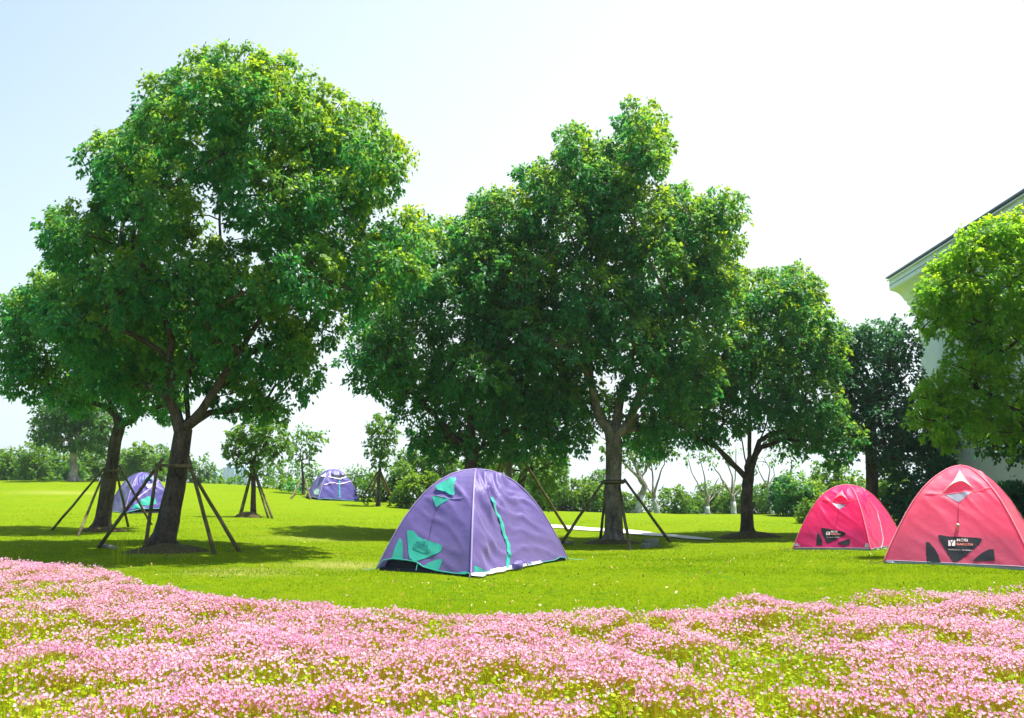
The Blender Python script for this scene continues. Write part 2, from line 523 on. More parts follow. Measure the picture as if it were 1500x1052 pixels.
    cc = t.ramp(vv, [(0, (.09, .24, .008)), (.3, (.24, .38, .006)), (.6, (.44, .49, .010)), (.85, (.58, .42, .03)), (1, (.66, .30, .12))])
    m = t.done(t.mixs(.42, t.bsdf(cc, .55, None, .2), t.transl(cc)))
    o = link('flower_foliage', np_mesh('flower_foliage', V, F, {'v': np.concatenate([v1, v2, v3])}), m)
    tag(o, 'yellow green leaves and stems under the pink blossoms of the bed', 'foliage', kind='stuff')
make_flowers()

def make_path():
    pts = []
    for (px, pa, pb) in ((790, 768.6, 773.2), (827, 770.6, 775.2), (893, 775.2, 780), (950, 780.5, 785.5), (1000, 785.5, 790), (1030, 789, 792), (1046, 791, 792.4)):
        pts.append((hit(px, pa), hit(px, pb)))
    A = []; B = []
    for (a, b), (c, d) in zip(pts[:-1], pts[1:]):
        for k in range(8):
            A.append(a.lerp(c, k / 8)); B.append(b.lerp(d, k / 8))
    mb = MB(); nw = 6; vs = []; fs = []
    for a, b in zip(A, B):
        for k in range(nw + 1):
            p = a.lerp(b, k / nw); vs.append((p.x, p.y, H(p.x, p.y) + .03))
    for i in range(len(A) - 1):
        for k in range(nw):
            q = i * (nw + 1) + k; fs.append((q, q + 1, q + nw + 2, q + nw + 1))
    mb.add(vs, fs)
    t = MT('path_paving')
    f = t.noise(3, 5); g = t.noise(60, 4)
    c = t.mix(t.rng(f, .3, .7), (.52, .49, .46), (.66, .63, .60))
    c = t.mix(t.rng(g, .5, .75, 0, .4), c, (.42, .40, .36))
    o = mb.build('path', t.done(t.bsdf(c, .9, t.bump(g, .3, .01), .2)))
    tag(o, kind='structure')
make_path()

def make_litter():
    r = np.random.RandomState(5)
    n = 1700
    D = 1 / (1 / 34 + r.rand(n) * (1 / 9.5 - 1 / 34)); X = (r.rand(n) * 1.3 - .65) * D
    k = D > bed_edge(X, D) + .05
    D, X = D[k], X[k]; n = len(D)
    dens = fbm(X, D, .35, 13); k = r.rand(n) < np.clip((dens - .3) * 3, .15, 1); D, X = D[k], X[k]; n = len(D)
    z = height(X, D) + .03 + .02 * r.rand(n)
    s = (.012 + .016 * r.rand(n)); a = r.rand(n) * 6.283
    u = np.stack([np.cos(a), np.sin(a), .5 * r.randn(n)], 1); w = np.stack([-np.sin(a), np.cos(a), .5 * r.randn(n)], 1)
    C = np.stack([X, D, z], 1); s = s[:, None]
    V = np.stack([C - u * s, C - w * s * .5 + [0, 0, .006], C + u * s, C + w * s * .5 + [0, 0, .006]], 1).reshape(-1, 3)
    t = MT('fallen_leaf')
    c = t.ramp(t.attr('v'), [(0, (.09, .03, .012)), (.4, (.28, .10, .03)), (.75, (.36, .24, .08)), (1, (.50, .44, .24))])
    o = link('leaf_litter', np_mesh('leaf_litter', V, np.arange(len(V)).reshape(-1, 4), {'v': np.repeat(r.rand(n), 4)}), t.done(t.bsdf(c, .7)))
    tag(o, 'scattered brown and pale fallen leaves lying on the sunny lawn', 'fallen leaves', kind='stuff')
make_litter()
# ------------------------------------------------------------------ trees
NP = lambda v: np.array([v[0], v[1], v[2]])
def leaf_quads(C, d, nrm, L, W):
    """C base points, d along the leaf, nrm leaf normal"""
    s = np.cross(d, nrm); s /= (np.linalg.norm(s, axis=1)[:, None] + 1e-9)
    m = C + d * (L * .45)[:, None]
    V = np.stack([C, m + s * W[:, None] - nrm * (W * .35)[:, None], C + d * L[:, None] - np.array([0, 0, 1.]) * (L * .12)[:, None], m - s * W[:, None] - nrm * (W * .35)[:, None]], 1)
    return V
def make_crown(lobes, r, leaf, dens, droop=.55, young=.5, sub_scale=1.0, fill=.25, minsub=.22):  # young: amount of yellow in leaves, tip growth plus painted sun side
    """lobes: list of (center np3, radius m, flat).  returns V, F, v, list of clump centres"""
    cs = np.array([l[0] for l in lobes]); rs = np.array([l[1] for l in lobes])
    ctr = (cs * (rs ** 2)[:, None]).sum(0) / (rs ** 2).sum()
    top = (cs[:, 2] + rs).max(); bot = (cs[:, 2] - rs).min()
    clumps = []
    for li in range(len(lobes)):
        c, R_ = cs[li], rs[li]
        sr = np.clip(R_ * .36, minsub, .62) * sub_scale
        n = int(5.0 * (R_ / sr) ** 2 * .62) + 3
        # points on the lobe surface
        k = np.arange(n) + .5
        ph = np.arccos(1 - 2 * k / n); th = math.pi * (1 + 5 ** .5) * k + r.rand() * 6
        pts = np.stack([np.cos(th) * np.sin(ph), np.sin(th) * np.sin(ph), np.cos(ph)], 1)
        pts += r.randn(n, 3) * .16
        pts /= np.linalg.norm(pts, axis=1)[:, None]
        pos = c + pts * np.array([1, 1, .92]) * R_ * (.80 + .22 * r.rand(n))[:, None]
        for q in range(n):
            d = np.linalg.norm((pos[q] - cs) / rs[:, None], axis=1); d[li] = 9
            if d.min() < .62 and r.rand() > fill: continue
            if pts[q][2] < -.55 and r.rand() < .45: continue
            clumps.append((pos[q], sr * (.7 + .6 * r.rand()), pts[q]))
    CC = []; DD = []; NN = []; VV = []; sizes = []
    for (p, s, o) in clumps:
        n = max(6, int(dens * (s ** 2) * 4 * math.pi / (leaf * leaf * .42)))
        n = int(n * (.6 + .8 * r.rand()))
        ntw = max(3, n // 9)
        # twigs radiate from the clump's heart; leaves sit along them
        tw = r.randn(ntw, 3) * .75 + o * .55 + np.array([0, 0, .28]); tw /= np.linalg.norm(tw, axis=1)[:, None]
        tl = s * (.72 + .55 * r.rand(ntw))
        i = r.randint(0, ntw, n)
        f = .35 + .65 * np.sqrt(r.rand(n))
        arch = (f ** 2 * tl[i] * .32)[:, None] * np.array([0, 0, -1.])
        pos = p + tw[i] * (tl[i] * f)[:, None] + arch + r.randn(n, 3) * leaf * .38
        d = tw[i] * .6 + r.randn(n, 3) * .5 + np.array([0, 0, -droop]); d /= np.linalg.norm(d, axis=1)[:, None]
        nn = np.array([0, 0, .75]) + o * .35 + r.randn(n, 3) * .5
        nn -= d * (nn * d).sum(1)[:, None]; nn /= np.linalg.norm(nn, axis=1)[:, None]
        tip = np.clip((f - .45) * 1.5, 0, 1)
        lit = np.clip(.12 + .75 * o[2] + .65 * o[0] + .55 * (p[2] - bot) / (top - bot) - .1, 0, 1.2)  # sunlight painted into leaf colour: tops and right-hand sides of crowns
        yv = .02 + .22 * r.rand(n) + young * (.25 + .75 * tip) * (.25 + .95 * r.rand()) * lit  # yellow of new tips, scaled by the painted sunlight
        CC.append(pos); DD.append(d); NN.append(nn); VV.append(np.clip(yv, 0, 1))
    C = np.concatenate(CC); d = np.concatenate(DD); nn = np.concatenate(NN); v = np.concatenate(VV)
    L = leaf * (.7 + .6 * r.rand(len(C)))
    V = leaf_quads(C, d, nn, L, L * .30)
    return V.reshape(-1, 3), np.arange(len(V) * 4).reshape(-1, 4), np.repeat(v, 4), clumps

class Skel:
    def __init__(s): s.p = []; s.par = []; s.fix = []; s.attach = []; s.start = {}
    def node(s, p, par, fix=0, att=True):
        s.p.append(np.array(p, float)); s.par.append(par); s.fix.append(fix); s.attach.append(att); return len(s.p) - 1
    def grow(s, target, r, step=.35, up=.5, jit=.05, tip=0, down_pen=2.0):
        P_ = np.array(s.p); A = np.array(s.attach)
        dv = target - P_; dist = np.linalg.norm(dv, axis=1) + 1e-6
        cosu = dv[:, 2] / dist
        cost = dist * (1 + down_pen * np.clip(.25 - cosu, 0, 1)) + (~A) * 1e4
        j = int(np.argmin(cost)); a = s.p[j]
        L = dist[j]; n = max(2, int(L / step))
        pj = s.par[j]; td = (a - s.p[pj]) if pj >= 0 else np.array([0, 0, 1.])
        td = td / (np.linalg.norm(td) + 1e-6)
        ctl = a + (td * .35 + np.array([0, 0, up]) * .35) * L * .5 + (target - a) * .28
        last = j
        for k in range(1, n + 1):
            t = k / n
            q = a * (1 - t) ** 2 + 2 * ctl * t * (1 - t) + target * t * t
            if k < n: q = q + r.randn(3) * jit * L * .18
            last = s.node(q, last)
        return last
    def radii(s, r0=.011, e=2.3, trunk_top=None):
        n = len(s.p); kids = [[] for _ in range(n)]
        for i, pp in enumerate(s.par):
            if pp >= 0: kids[pp].append(i)
        rad = [0.0] * n
        for i in range(n - 1, -1, -1):
            if not kids[i]: rad[i] = r0
            else: rad[i] = (sum(rad[k] ** e for k in kids[i])) ** (1 / e) + r0 * .02
        first = [i for i in range(n) if s.fix[i] > 0]
        dist = [0.0] * n
        for i in range(n):
            if s.par[i] >= 0 and not s.fix[i]: dist[i] = dist[s.par[i]] + float(np.linalg.norm(s.p[i] - s.p[s.par[i]]))
        if first:
            last = first[-1]
            k = s.fix[last] / max(rad[last], 1e-6)
            for i in range(n):
                # thick limbs scale with the trunk, thin twigs stay thin
                if s.fix[i] > 0: rad[i] = s.fix[i]
                else:
                    f = rad[i] / max(rad[last], 1e-6)
                    rad[i] = min(rad[i] * (k ** min(1, f * 2.2 + .25)), s.fix[last] * (.70 * math.exp(-dist[i] / (11 * s.fix[last] + .6)) + .03))
        s.rad = rad; s.kids = kids
    def mesh(s, mb, sides=10):
        done = set(); stack = [0]
        while stack:
            i = stack.pop()
            # follow the thickest child
            chain = [i]; k = i
            while s.kids[k]:
                ch = sorted(s.kids[k], key=lambda c: -s.rad[c])
                for c in ch[1:]:
                    stack.append(c); s.start[c] = k
                k = ch[0]; chain.append(k)
            pts = [s.p[q] for q in chain]; rr = [s.rad[q] for q in chain]
            st = s.start.pop(i, None)
            if st is not None:
                pts = [s.p[st]] + pts; rr = [min(s.rad[st], rr[0] * 1.15)] + rr
            if len(pts) < 2: continue
            m = max(rr)
            mb.tube(pts, rr, sides if m > .12 else (7 if m > .04 else 4), True, .12 if m > .12 else 0)

def tree(name, label, base, trunk, lobes, seed=1, leaf=.10, dens=.9, mat='leaf', bark_m='bark', cat='tree', group=None, D=None,
         limbs=(), droop=.55, young=.5, depth=1.0, twig=.45, r0=.010, sub_scale=1.0, fill=.25, flare=1.35, minsub=.22, base_z=None, front=True, down_pen=2.0, wash=None):
    """base px, trunk = [(px, py, radius_m)...] above the base, lobes = [(px, py, r_px, dy_m)...]"""
    r = np.random.RandomState(seed)
    if D is None:
        b = hit(*base); D = b.y
    else:
        b = P(base[0], base[1], D); b.z = H(b.x, b.y) if base_z is None else base_z
    root = empty(name, b, label, cat, group)
    sk = Skel()
    r_first = trunk[0][2]
    sk.node(NP(b) - np.array([0, 0, .25]), -1, r_first * flare * 1.25, False)
    sk.node(NP(b) + np.array([0, 0, .04]), 0, r_first * flare, False)
    last = 1
    tp = [P(px, py, D) for (px, py, _) in trunk]
    p1 = NP(b).copy(); p1 += (NP(tp[0]) - p1) * min(.5, .35 / max(.4, (tp[0] - b).length)); last = sk.node(p1, last, r_first * (1 + (flare - 1) * .3), False)
    for k, ((px, py, rr), q) in enumerate(zip(trunk, tp)):
        prev = sk.p[last]; pr = sk.fix[last]
        for h in (.5, 1):
            last = sk.node(prev * (1 - h) + NP(q) * h + (r.randn(3) * rr * .12 if h < 1 else 0), last, pr * (1 - h) + rr * h, k == len(trunk) - 1 and h == 1)
    fork = last
    for lm in limbs:          # authored limbs: [(px, py, dy), ...]
        prev = fork
        for (px, py, dy) in lm:
            q = NP(P(px, py, D + dy)); a = sk.p[prev]
            for h in (.33, .67, 1):
                prev = sk.node(a * (1 - h) + q * h + r.randn(3) * .03, prev)
    # lobes in metres; add front and back copies so the crown is round in depth
    LB = []
    cxm = sum(l[0] * l[2] for l in lobes) / sum(l[2] for l in lobes)
    hw = max(abs(l[0] - cxm) + l[2] for l in lobes) * D / FPX
    for l in lobes:
        dy = l[3] if len(l) > 3 else (r.rand() - .5) * .5 * hw * depth
        c = NP(P(l[0], l[1], D + dy)); rad = l[2] * (D + dy) / FPX
        LB.append((c, rad, 0))
        off = abs(l[0] - cxm) * D / FPX
        hd = math.sqrt(max(0, hw * hw - off * off)) * .8 * depth
        if front and hd > rad * .9:
            for sgn in ((-1, 1) if NP(P(l[0], l[1], D))[2] - sk.p[fork][2] > 2.4 else (1,)):
                ddy = sgn * (hd - rad * .3) * (.75 + .3 * r.rand())
                if sgn < 0: ddy *= .72
                sc_ = .72
                q = NP(P(l[0] + r.randn() * l[2] * .25, l[1] + l[2] * .15 + r.randn() * l[2] * .15, D + ddy))
                LB.append((q, rad * sc_ * (D + ddy) / D if sgn < 0 else rad * sc_, 0))
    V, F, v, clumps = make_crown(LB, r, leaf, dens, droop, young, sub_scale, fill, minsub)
    order = sorted(range(len(LB)), key=lambda i: np.linalg.norm(LB[i][0] - sk.p[fork]))
    for i in order: sk.grow(LB[i][0], r, down_pen=down_pen)
    r.shuffle(clumps)
    for (p, s_, o) in clumps[:int(len(clumps) * twig)]:
        sk.grow(p, r, step=.3, up=.2, down_pen=.5)
    sk.radii(r0)
    mb = MB(); sk.mesh(mb)
    if r_first > .14:          # surface roots spreading from the foot
        for q in range(7):
            a = q * .9 + r.rand() * .5; rr = r_first * (1.5 + .7 * r.rand()); pts = []
            for k, (f, z) in enumerate(((.35, .26), (.75, .10), (1.1, .0), (1.5, -.03), (2.0, -.12))):
                x = b.x + math.cos(a + f * .1) * rr * f * .8; y = b.y + math.sin(a + f * .1) * rr * f * .8
                pts.append(Vector((x, y, H(x, y) + z * (r_first / .2) + .03)))
            mb.tube(pts, [r_first * w for w in (.36, .32, .24, .16, .08)], 8, True, .1)
    mb.build('trunk', M[bark_m], root, True)
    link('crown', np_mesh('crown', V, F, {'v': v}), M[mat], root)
    if wash:
        a = NP(b); q = NP(tp[0]); f = min(1, wash / max(.3, (q[2] - a[2])))
        e = a + (q - a) * f
        m2 = MB(); m2.tube([a - np.array([0, 0, .1]), a + (e - a) * .15, a + (e - a) * .55, e], [r_first * flare * 1.3, r_first * flare * 1.04, r_first * 1.12, r_first * 1.06], 12)
        m2.build('whitewash_coat', M['whitewash'], root, True)
    return root, len(V) // 4

def supports(label, D, poles, bars=(), rad=.035, group='wooden pole supports propping the trees', cloth=None):
    """poles: [(top px, py), (foot px, py)], feet stand on the ground"""
    f0 = [hit(*p[1]) for p in poles]
    c = sum(f0, Vector()) / len(f0)
    root = empty('tree_support', (c.x, c.y, H(c.x, c.y)), label, 'tree support', group)
    for i, (tp, ft) in enumerate(poles):
        a = hit(*ft); dd = D + (-.12 if a.y < D else .12)
        b = P(tp[0], tp[1], dd)
        b = b + (b - a).normalized() * .06
        m = MB(); n = 5
        pts = [a.lerp(b, k / n) + Vector((noise.noise(Vector((i, k, D))) * .03, 0, noise.noise(Vector((k, i, D))) * .02)) * (0 < k < n) for k in range(n + 1)]
        pts[0] = a - (b - a).normalized() * .08
        m.tube(pts, [rad * (1.1 - .25 * k / n) for k in range(n + 1)], 7)
        m.build('pole', M['pole'], root, True)
    for (p0, p1, dy) in bars:
        m = MB(); m.tube([P(p0[0], p0[1], D + dy), P(p1[0], p1[1], D + dy)], [rad * .85] * 2, 7)
        m.build('crossbar', M['pole'], root, True)
    if cloth:
        m = MB(); px, py, rr = cloth
        q = P(px, py, D)
        m.tube([q + Vector((0, 0, z)) for z in (-.06, -.02, .02, .06)], [rr * 1.02, rr * 1.09, rr * 1.09, rr * 1.02], 14)
        m.build('tie_band', M['band'], root, True)
M['band'] = plain('tie_band', (.03, .028, .024), .9)
M['soil'] = plain('soil', (.075, .062, .028), .95, .1, .45, 14, .8)

def mound(px, py, rx, ry, h, seed=0):
    c = hit(px, py); n = 28; m = MB(); vs = []; fs = []
    rings = [0, .25, .5, .75, 1.0, 1.12]
    for k, q in enumerate(rings):
        for j in range(n):
            a = 6.2832 * j / n
            w = 1 + .25 * noise.noise(Vector((math.cos(a) * 1.2 + seed, math.sin(a) * 1.2, 2)))
            x = c.x + math.cos(a) * rx * q * w; y = c.y + math.sin(a) * ry * q * w
            z = H(x, y) + (h * max(0, 1 - q * q) * (1 + .3 * noise.noise(Vector((x * 3, y * 3, seed)))) if q < 1.1 else -.06) + (.006 if q == 1 else 0)
            vs.append((x, y, z))
    for k in range(len(rings) - 1):
        for j in range(n):
            j2 = (j + 1) % n; fs.append((k * n + j, k * n + j2, (k + 1) * n + j2, (k + 1) * n + j))
    m.add(vs, fs)
    o = m.build('soil_mound', M['soil'], None, True)
    tag(o, kind='structure')
# ------------------------------------------------------------------ the camphor trees on the lawn
# big tree on the left
tree('camphor_tree', 'tallest camphor tree, thick forked trunk propped by poles, left of the purple tent', (236, 806),
     [(250, 745, .215), (262, 680, .185), (268, 632, .19)],
     [(352, 112, 50), (300, 140, 58), (410, 140, 58), (465, 185, 60), (515, 215, 60), (250, 165, 48), (232, 205, 48), (540, 262, 36), (380, 190, 70), (300, 238, 26, .8), (335, 215, 24, 1.2),
      (170, 240, 46), (215, 290, 70), (110, 335, 42), (150, 390, 70), (400, 290, 75), (490, 290, 62), (250, 400, 75), (340, 420, 70), (440, 390, 68),
      (120, 460, 55), (180, 500, 62), (270, 500, 50, 1.8), (380, 500, 58), (455, 470, 42), (520, 380, 46), (590, 345, 38), (585, 395, 30), (430, 545, 38), (345, 575, 34), (195, 565, 32, .9), (228, 528, 32, 1.2), (305, 535, 30, 1.6), (345, 540, 26, 1.0), (255, 555, 24, -.5), (318, 500, 30, -1.2), (545, 425, 28), (390, 600, 26)],
     seed=4, leaf=.098, dens=.50, limbs=[[(250, 585, -.2), (246, 500, -.4), (225, 400, -.8)], [(275, 570, .1), (290, 470, .3), (318, 360, .4), (322, 240, .3), (345, 160, .2)],
     [(300, 598, -.3), (335, 540, -.5), (380, 470, -.6), (435, 400, -.5)], [(318, 570, .4), (370, 520, .9), (450, 480, 1.0)]], droop=.7, twig=.4, flare=1.25, young=.85)
supports('four brown wooden poles tied around the thick trunk of the tallest left tree', 17.8,
         [((236, 676), (144, 803)), ((230, 684), (212, 809)), ((277, 673), (314, 812)), ((279, 688), (351, 809))],
         [((228, 681), (281, 683), -.3), ((232, 679), (236, 690), -.1)], .037)
mound(243, 809, .80, .55, .15, 1)
# leaning tree behind it
tree('camphor_tree', 'leaning camphor tree at the far left with a slim trunk, behind the tallest tree', (148, 777),
     [(158, 715, .20), (166, 670, .165), (176, 622, .16)],
     [(38, 455, 34), (28, 500, 34), (48, 555, 30), (85, 430, 46), (95, 520, 55), (160, 470, 60), (165, 545, 42), (100, 572, 22), (215, 545, 40), (245, 590, 22), (72, 565, 18), (30, 535, 20), (190, 592, 20), (125, 590, 16), (230, 480, 50)],
     seed=9, leaf=.115, dens=.5, limbs=[[(160, 590, 0), (140, 540, -.2)], [(205, 605, .1), (250, 590, .2)]], depth=.9, droop=.65, young=.75)
supports('four thin brown poles propping the leaning slim trunk at the far left', 25.2,
         [((151, 688), (76, 777)), ((153, 692), (114, 786)), ((170, 686), (188, 772)), ((175, 684), (222, 769))],
         [((150, 690), (178, 689), -.2)], .034)
mound(150, 778, .7, .45, .12, 2)
# tree behind the purple tent
tree('camphor_tree', 'wide dark camphor tree rising directly behind the central purple tent', (690, 772),
     [(690, 740, .20), (690, 700, .19), (692, 668, .19)],
     [(640, 350, 34), (600, 420, 40), (560, 470, 42), (545, 525, 42), (600, 520, 55), (660, 430, 60), (720, 400, 60), (572, 565, 26), (625, 585, 44), (690, 540, 60), (740, 480, 60), (770, 560, 55), (815, 600, 40), (840, 640, 24), (700, 610, 50), (760, 630, 36), (622, 640, 20), (650, 645, 28), (700, 655, 26), (805, 645, 24), (700, 340, 34)],
     seed=14, leaf=.125, dens=.46, D=26.5, limbs=[[(655, 630, 0), (625, 600, .2)], [(690, 600, 0), (700, 500, 0)], [(740, 632, -.2), (790, 628, -.3)]], mat='leaf', young=.7)
# centre tree
tree('camphor_tree', 'tall camphor tree with a straight grey trunk and pointed crown, right of the purple tent', (899, 795),
     [(899, 740, .255), (899, 700, .235), (899, 645, .25)],
     [(938, 180, 34), (930, 225, 44), (955, 212, 30), (845, 215, 34), (880, 250, 48), (800, 270, 40), (740, 320, 44), (720, 300, 26), (830, 330, 66), (920, 320, 66), (1000, 310, 40), (1055, 310, 34), (1040, 350, 40), (960, 400, 66), (860, 420, 70), (770, 400, 60), (720, 380, 34), (1020, 420, 50), (1045, 400, 34),
      (760, 480, 50), (830, 500, 56), (920, 500, 60), (1000, 490, 50), (800, 560, 44), (860, 590, 38), (960, 570, 44), (1015, 550, 40), (940, 630, 28), (985, 610, 32), (900, 275, 40)],
     seed=21, leaf=.128, dens=.46, limbs=[[(880, 615, 0), (868, 560, -.2), (860, 480, -.3), (850, 380, -.2)], [(905, 600, .2), (925, 530, .3), (925, 430, .3), (928, 300, .1), (938, 200, 0)],
     [(925, 610, -.2), (955, 540, -.5), (985, 470, -.6)], [(930, 615, .2), (1000, 560, .6)]], depth=.85, young=.85, flare=1.2, bark_m='bark_sunlit')
supports('four thick wooden poles around the straight grey trunk right of the purple tent', hit(899, 795).y,
         [((882, 708), (821, 798)), ((889, 712), (879, 792)), ((907, 712), (923, 806)), ((916, 704), (982, 795))],
         [((884, 706), (917, 706), -.35)], .043, cloth=(899, 706, .285))
mound(897, 796, .85, .5, .12, 3)
# right tree
tree('camphor_tree', 'dark forked camphor tree on the lawn left of the smaller pink tent', (1095, 787),
     [(1094, 745, .20), (1095, 718, .175), (1096, 703, .19)],
     [(1065, 425, 30), (1110, 430, 42), (1160, 420, 34), (1175, 455, 34), (1060, 480, 44), (1130, 490, 56), (1190, 510, 40), (1215, 530, 24), (1040, 550, 46), (1110, 560, 56), (1180, 580, 46), (1215, 610, 28), (1240, 640, 24), (1215, 650, 32), (1010, 600, 38), (1060, 620, 26), (1155, 630, 32), (990, 560, 34), (1020, 640, 18), (1225, 490, 16), (955, 640, 28), (1185, 645, 22)],
     seed=33, leaf=.135, dens=.46, limbs=[[(1070, 672, -.2), (1040, 650, -.4), (1005, 630, -.5), (975, 610, -.5)], [(1090, 650, .1), (1080, 600, .1)], [(1097, 650, 0), (1100, 560, 0), (1110, 480, 0)], [(1112, 650, .1), (1130, 600, .3), (1165, 560, .3)], [(1050, 655, .4), (1010, 640, .6), (960, 645, .8)]], depth=.8, young=.75, flare=1.4)
mound(1096, 788, 1.05, .6, .22, 4)
# big tree at the right edge, trunk outside the picture
tree('camphor_tree', 'bright yellow green tree cut off by the right edge, beside the white building', (1590, 800),
     [(1588, 740, .2), (1584, 690, .18), (1576, 640, .18)],
     [(1462, 345, 30), (1498, 348, 36), (1425, 362, 24), (1394, 418, 32), (1420, 400, 46), (1480, 410, 60), (1370, 425, 16), (1372, 470, 28), (1430, 470, 50), (1490, 500, 60), (1420, 545, 28), (1375, 590, 30), (1430, 570, 48), (1400, 625, 30), (1360, 615, 22), (1480, 600, 46), (1550, 390, 66), (1600, 480, 80), (1560, 600, 60), (1630, 440, 40), (1620, 560, 40), (1590, 360, 46)],
     seed=41, leaf=.088, dens=.46, D=18, depth=.45, young=.9, mat='leaf_bright', twig=.3, fill=.2)
# ------------------------------------------------------------------ trees behind
tree('evergreen_tree', 'dark blue green feathery tree behind the smaller pink tent, left of the building', (1277, 730),
     [(1277, 690, .20), (1277, 640, .17), (1276, 580, .14)],
     [(1290, 490, 26), (1260, 500, 24), (1320, 510, 26), (1240, 520, 18), (1270, 545, 40), (1320, 570, 40), (1250, 590, 32), (1290, 620, 44), (1340, 630, 34), (1330, 670, 36), (1360, 665, 26), (1300, 670, 26), (1385, 648, 16), (1245, 560, 22), (1375, 640, 18)],
     seed=51, leaf=.14, dens=.45, D=31, mat='leaf_dark', young=.5, sub_scale=.7, droop=.3, depth=.7)
tree('evergreen_tree', 'dark hanging evergreen tree in the shade of the white building at the right edge', (1560, 740),
     [(1556, 700, .14), (1545, 650, .12)],
     [(1450, 642, 20), (1480, 655, 20), (1510, 640, 30), (1540, 665, 30), (1580, 640, 36), (1560, 600, 40), (1430, 620, 18), (1500, 610, 30)],
     seed=53, leaf=.11, dens=.5, D=20.5, mat='leaf_dark', young=.1, sub_scale=.7, droop=.3, depth=.5)
# staked young trees
tree('young_tree', 'small staked tree with a round crown between the tallest tree and the far purple tent', (371, 757),
     [(371, 730, .10), (371, 700, .09), (370, 675, .085)],
     [(370, 635, 22), (395, 640, 22), (350, 645, 18), (415, 655, 14), (380, 665, 18), (362, 680, 12), (345, 665, 12), (400, 620, 14), (378, 612, 12)],
     seed=61, leaf=.17, dens=.5, D=35, mat='leaf_young', young=.35, sub_scale=.9, front=False, fill=.3)
supports('brown pole supports of the small round tree between the tallest tree and far purple tent', 35,
         [((366, 697), (350, 758)), ((368, 697), (353, 756)), ((375, 695), (399, 760)), ((374, 698), (393, 759))], [((366, 696), (377, 696), -.1)], .04)
mound(364, 758, .55, .35, .22, 6)
tree('young_tree', 'thin airy young tree just left of the far purple dome tent', (444, 733),
     [(444, 705, .085), (443, 690, .07), (442, 675, .06)],
     [(448, 637, 10), (465, 645, 9), (455, 655, 9), (435, 665, 9), (442, 632, 8), (470, 640, 7), (431, 650, 8), (450, 672, 7)],
     seed=64, leaf=.24, dens=.32, D=56, mat='leaf_young', young=.3, sub_scale=.8, front=False, minsub=.3)
tree('young_tree', 'slender upright young tree with splayed stakes, right of the far purple tent', (554, 732),
     [(555, 700, .10), (557, 680, .08), (558, 665, .07)],
     [(560, 622, 14), (568, 635, 12), (552, 640, 12), (560, 655, 12), (563, 668, 10), (555, 678, 8), (562, 615, 9), (549, 655, 7)],
     seed=67, leaf=.21, dens=.42, D=47, mat='leaf_young', young=.35, sub_scale=.8, front=False, minsub=.3)
supports('pale pole supports of the slender tree right of the far purple tent', 47,
         [((553, 692), (530, 731)), ((555, 694), (538, 732)), ((558, 692), (578, 737)), ((557, 694), (571, 735))], (), .06)
supports('thin pole supports of the airy young tree left of the far purple tent', 55.5,
         [((441, 702), (426, 731)), ((447, 702), (455, 732))], (), .055)
tree('young_tree', 'pale straight trunk propped by long poles directly behind the purple tent', (745, 772),
     [(745, 740, .13), (745, 690, .12), (745, 650, .11)],
     [(745, 600, 30), (770, 585, 30), (725, 590, 26), (755, 560, 30), (790, 610, 22), (715, 620, 20)],
     seed=71, leaf=.16, dens=.45, D=30, mat='leaf', bark_m='bark_pale', young=.2, front=False, flare=1.15)
supports('long brown poles leaning on the pale trunk directly behind the purple tent', 30,
         [((742, 648), (704, 775)), ((748, 645), (832, 779)), ((744, 645), (720, 770))], (), .05)
tree('leaning_tree', 'low dark trunk leaning right behind the purple tent with drooping green crown', (757, 762),
     [(763, 710, .16), (768, 685, .14), (773, 665, .12)],
     [(790, 660, 20), (808, 680, 18), (780, 690, 16), (800, 700, 14), (770, 650, 22), (815, 665, 12), (740, 660, 24), (720, 680, 20), (795, 725, 14)],
     seed=73, leaf=.2, dens=.5, D=37, mat='leaf_young', young=.15, front=False)
# pale trunk tree far left
tree('park_tree', 'rounded dark tree with a pale trunk before the left tree line', (108, 712),
     [(108, 690, .26), (108, 665, .22), (108, 650, .2)],
     [(80, 600, 24), (110, 590, 28), (140, 605, 24), (65, 625, 18), (95, 630, 26), (130, 635, 26), (155, 625, 18), (75, 645, 12), (150, 650, 14), (112, 610, 26)],
     seed=81, leaf=.24, dens=.5, D=61, mat='leaf_far', bark_m='bark_pale', young=.3, depth=.7, sub_scale=.8, minsub=.35)
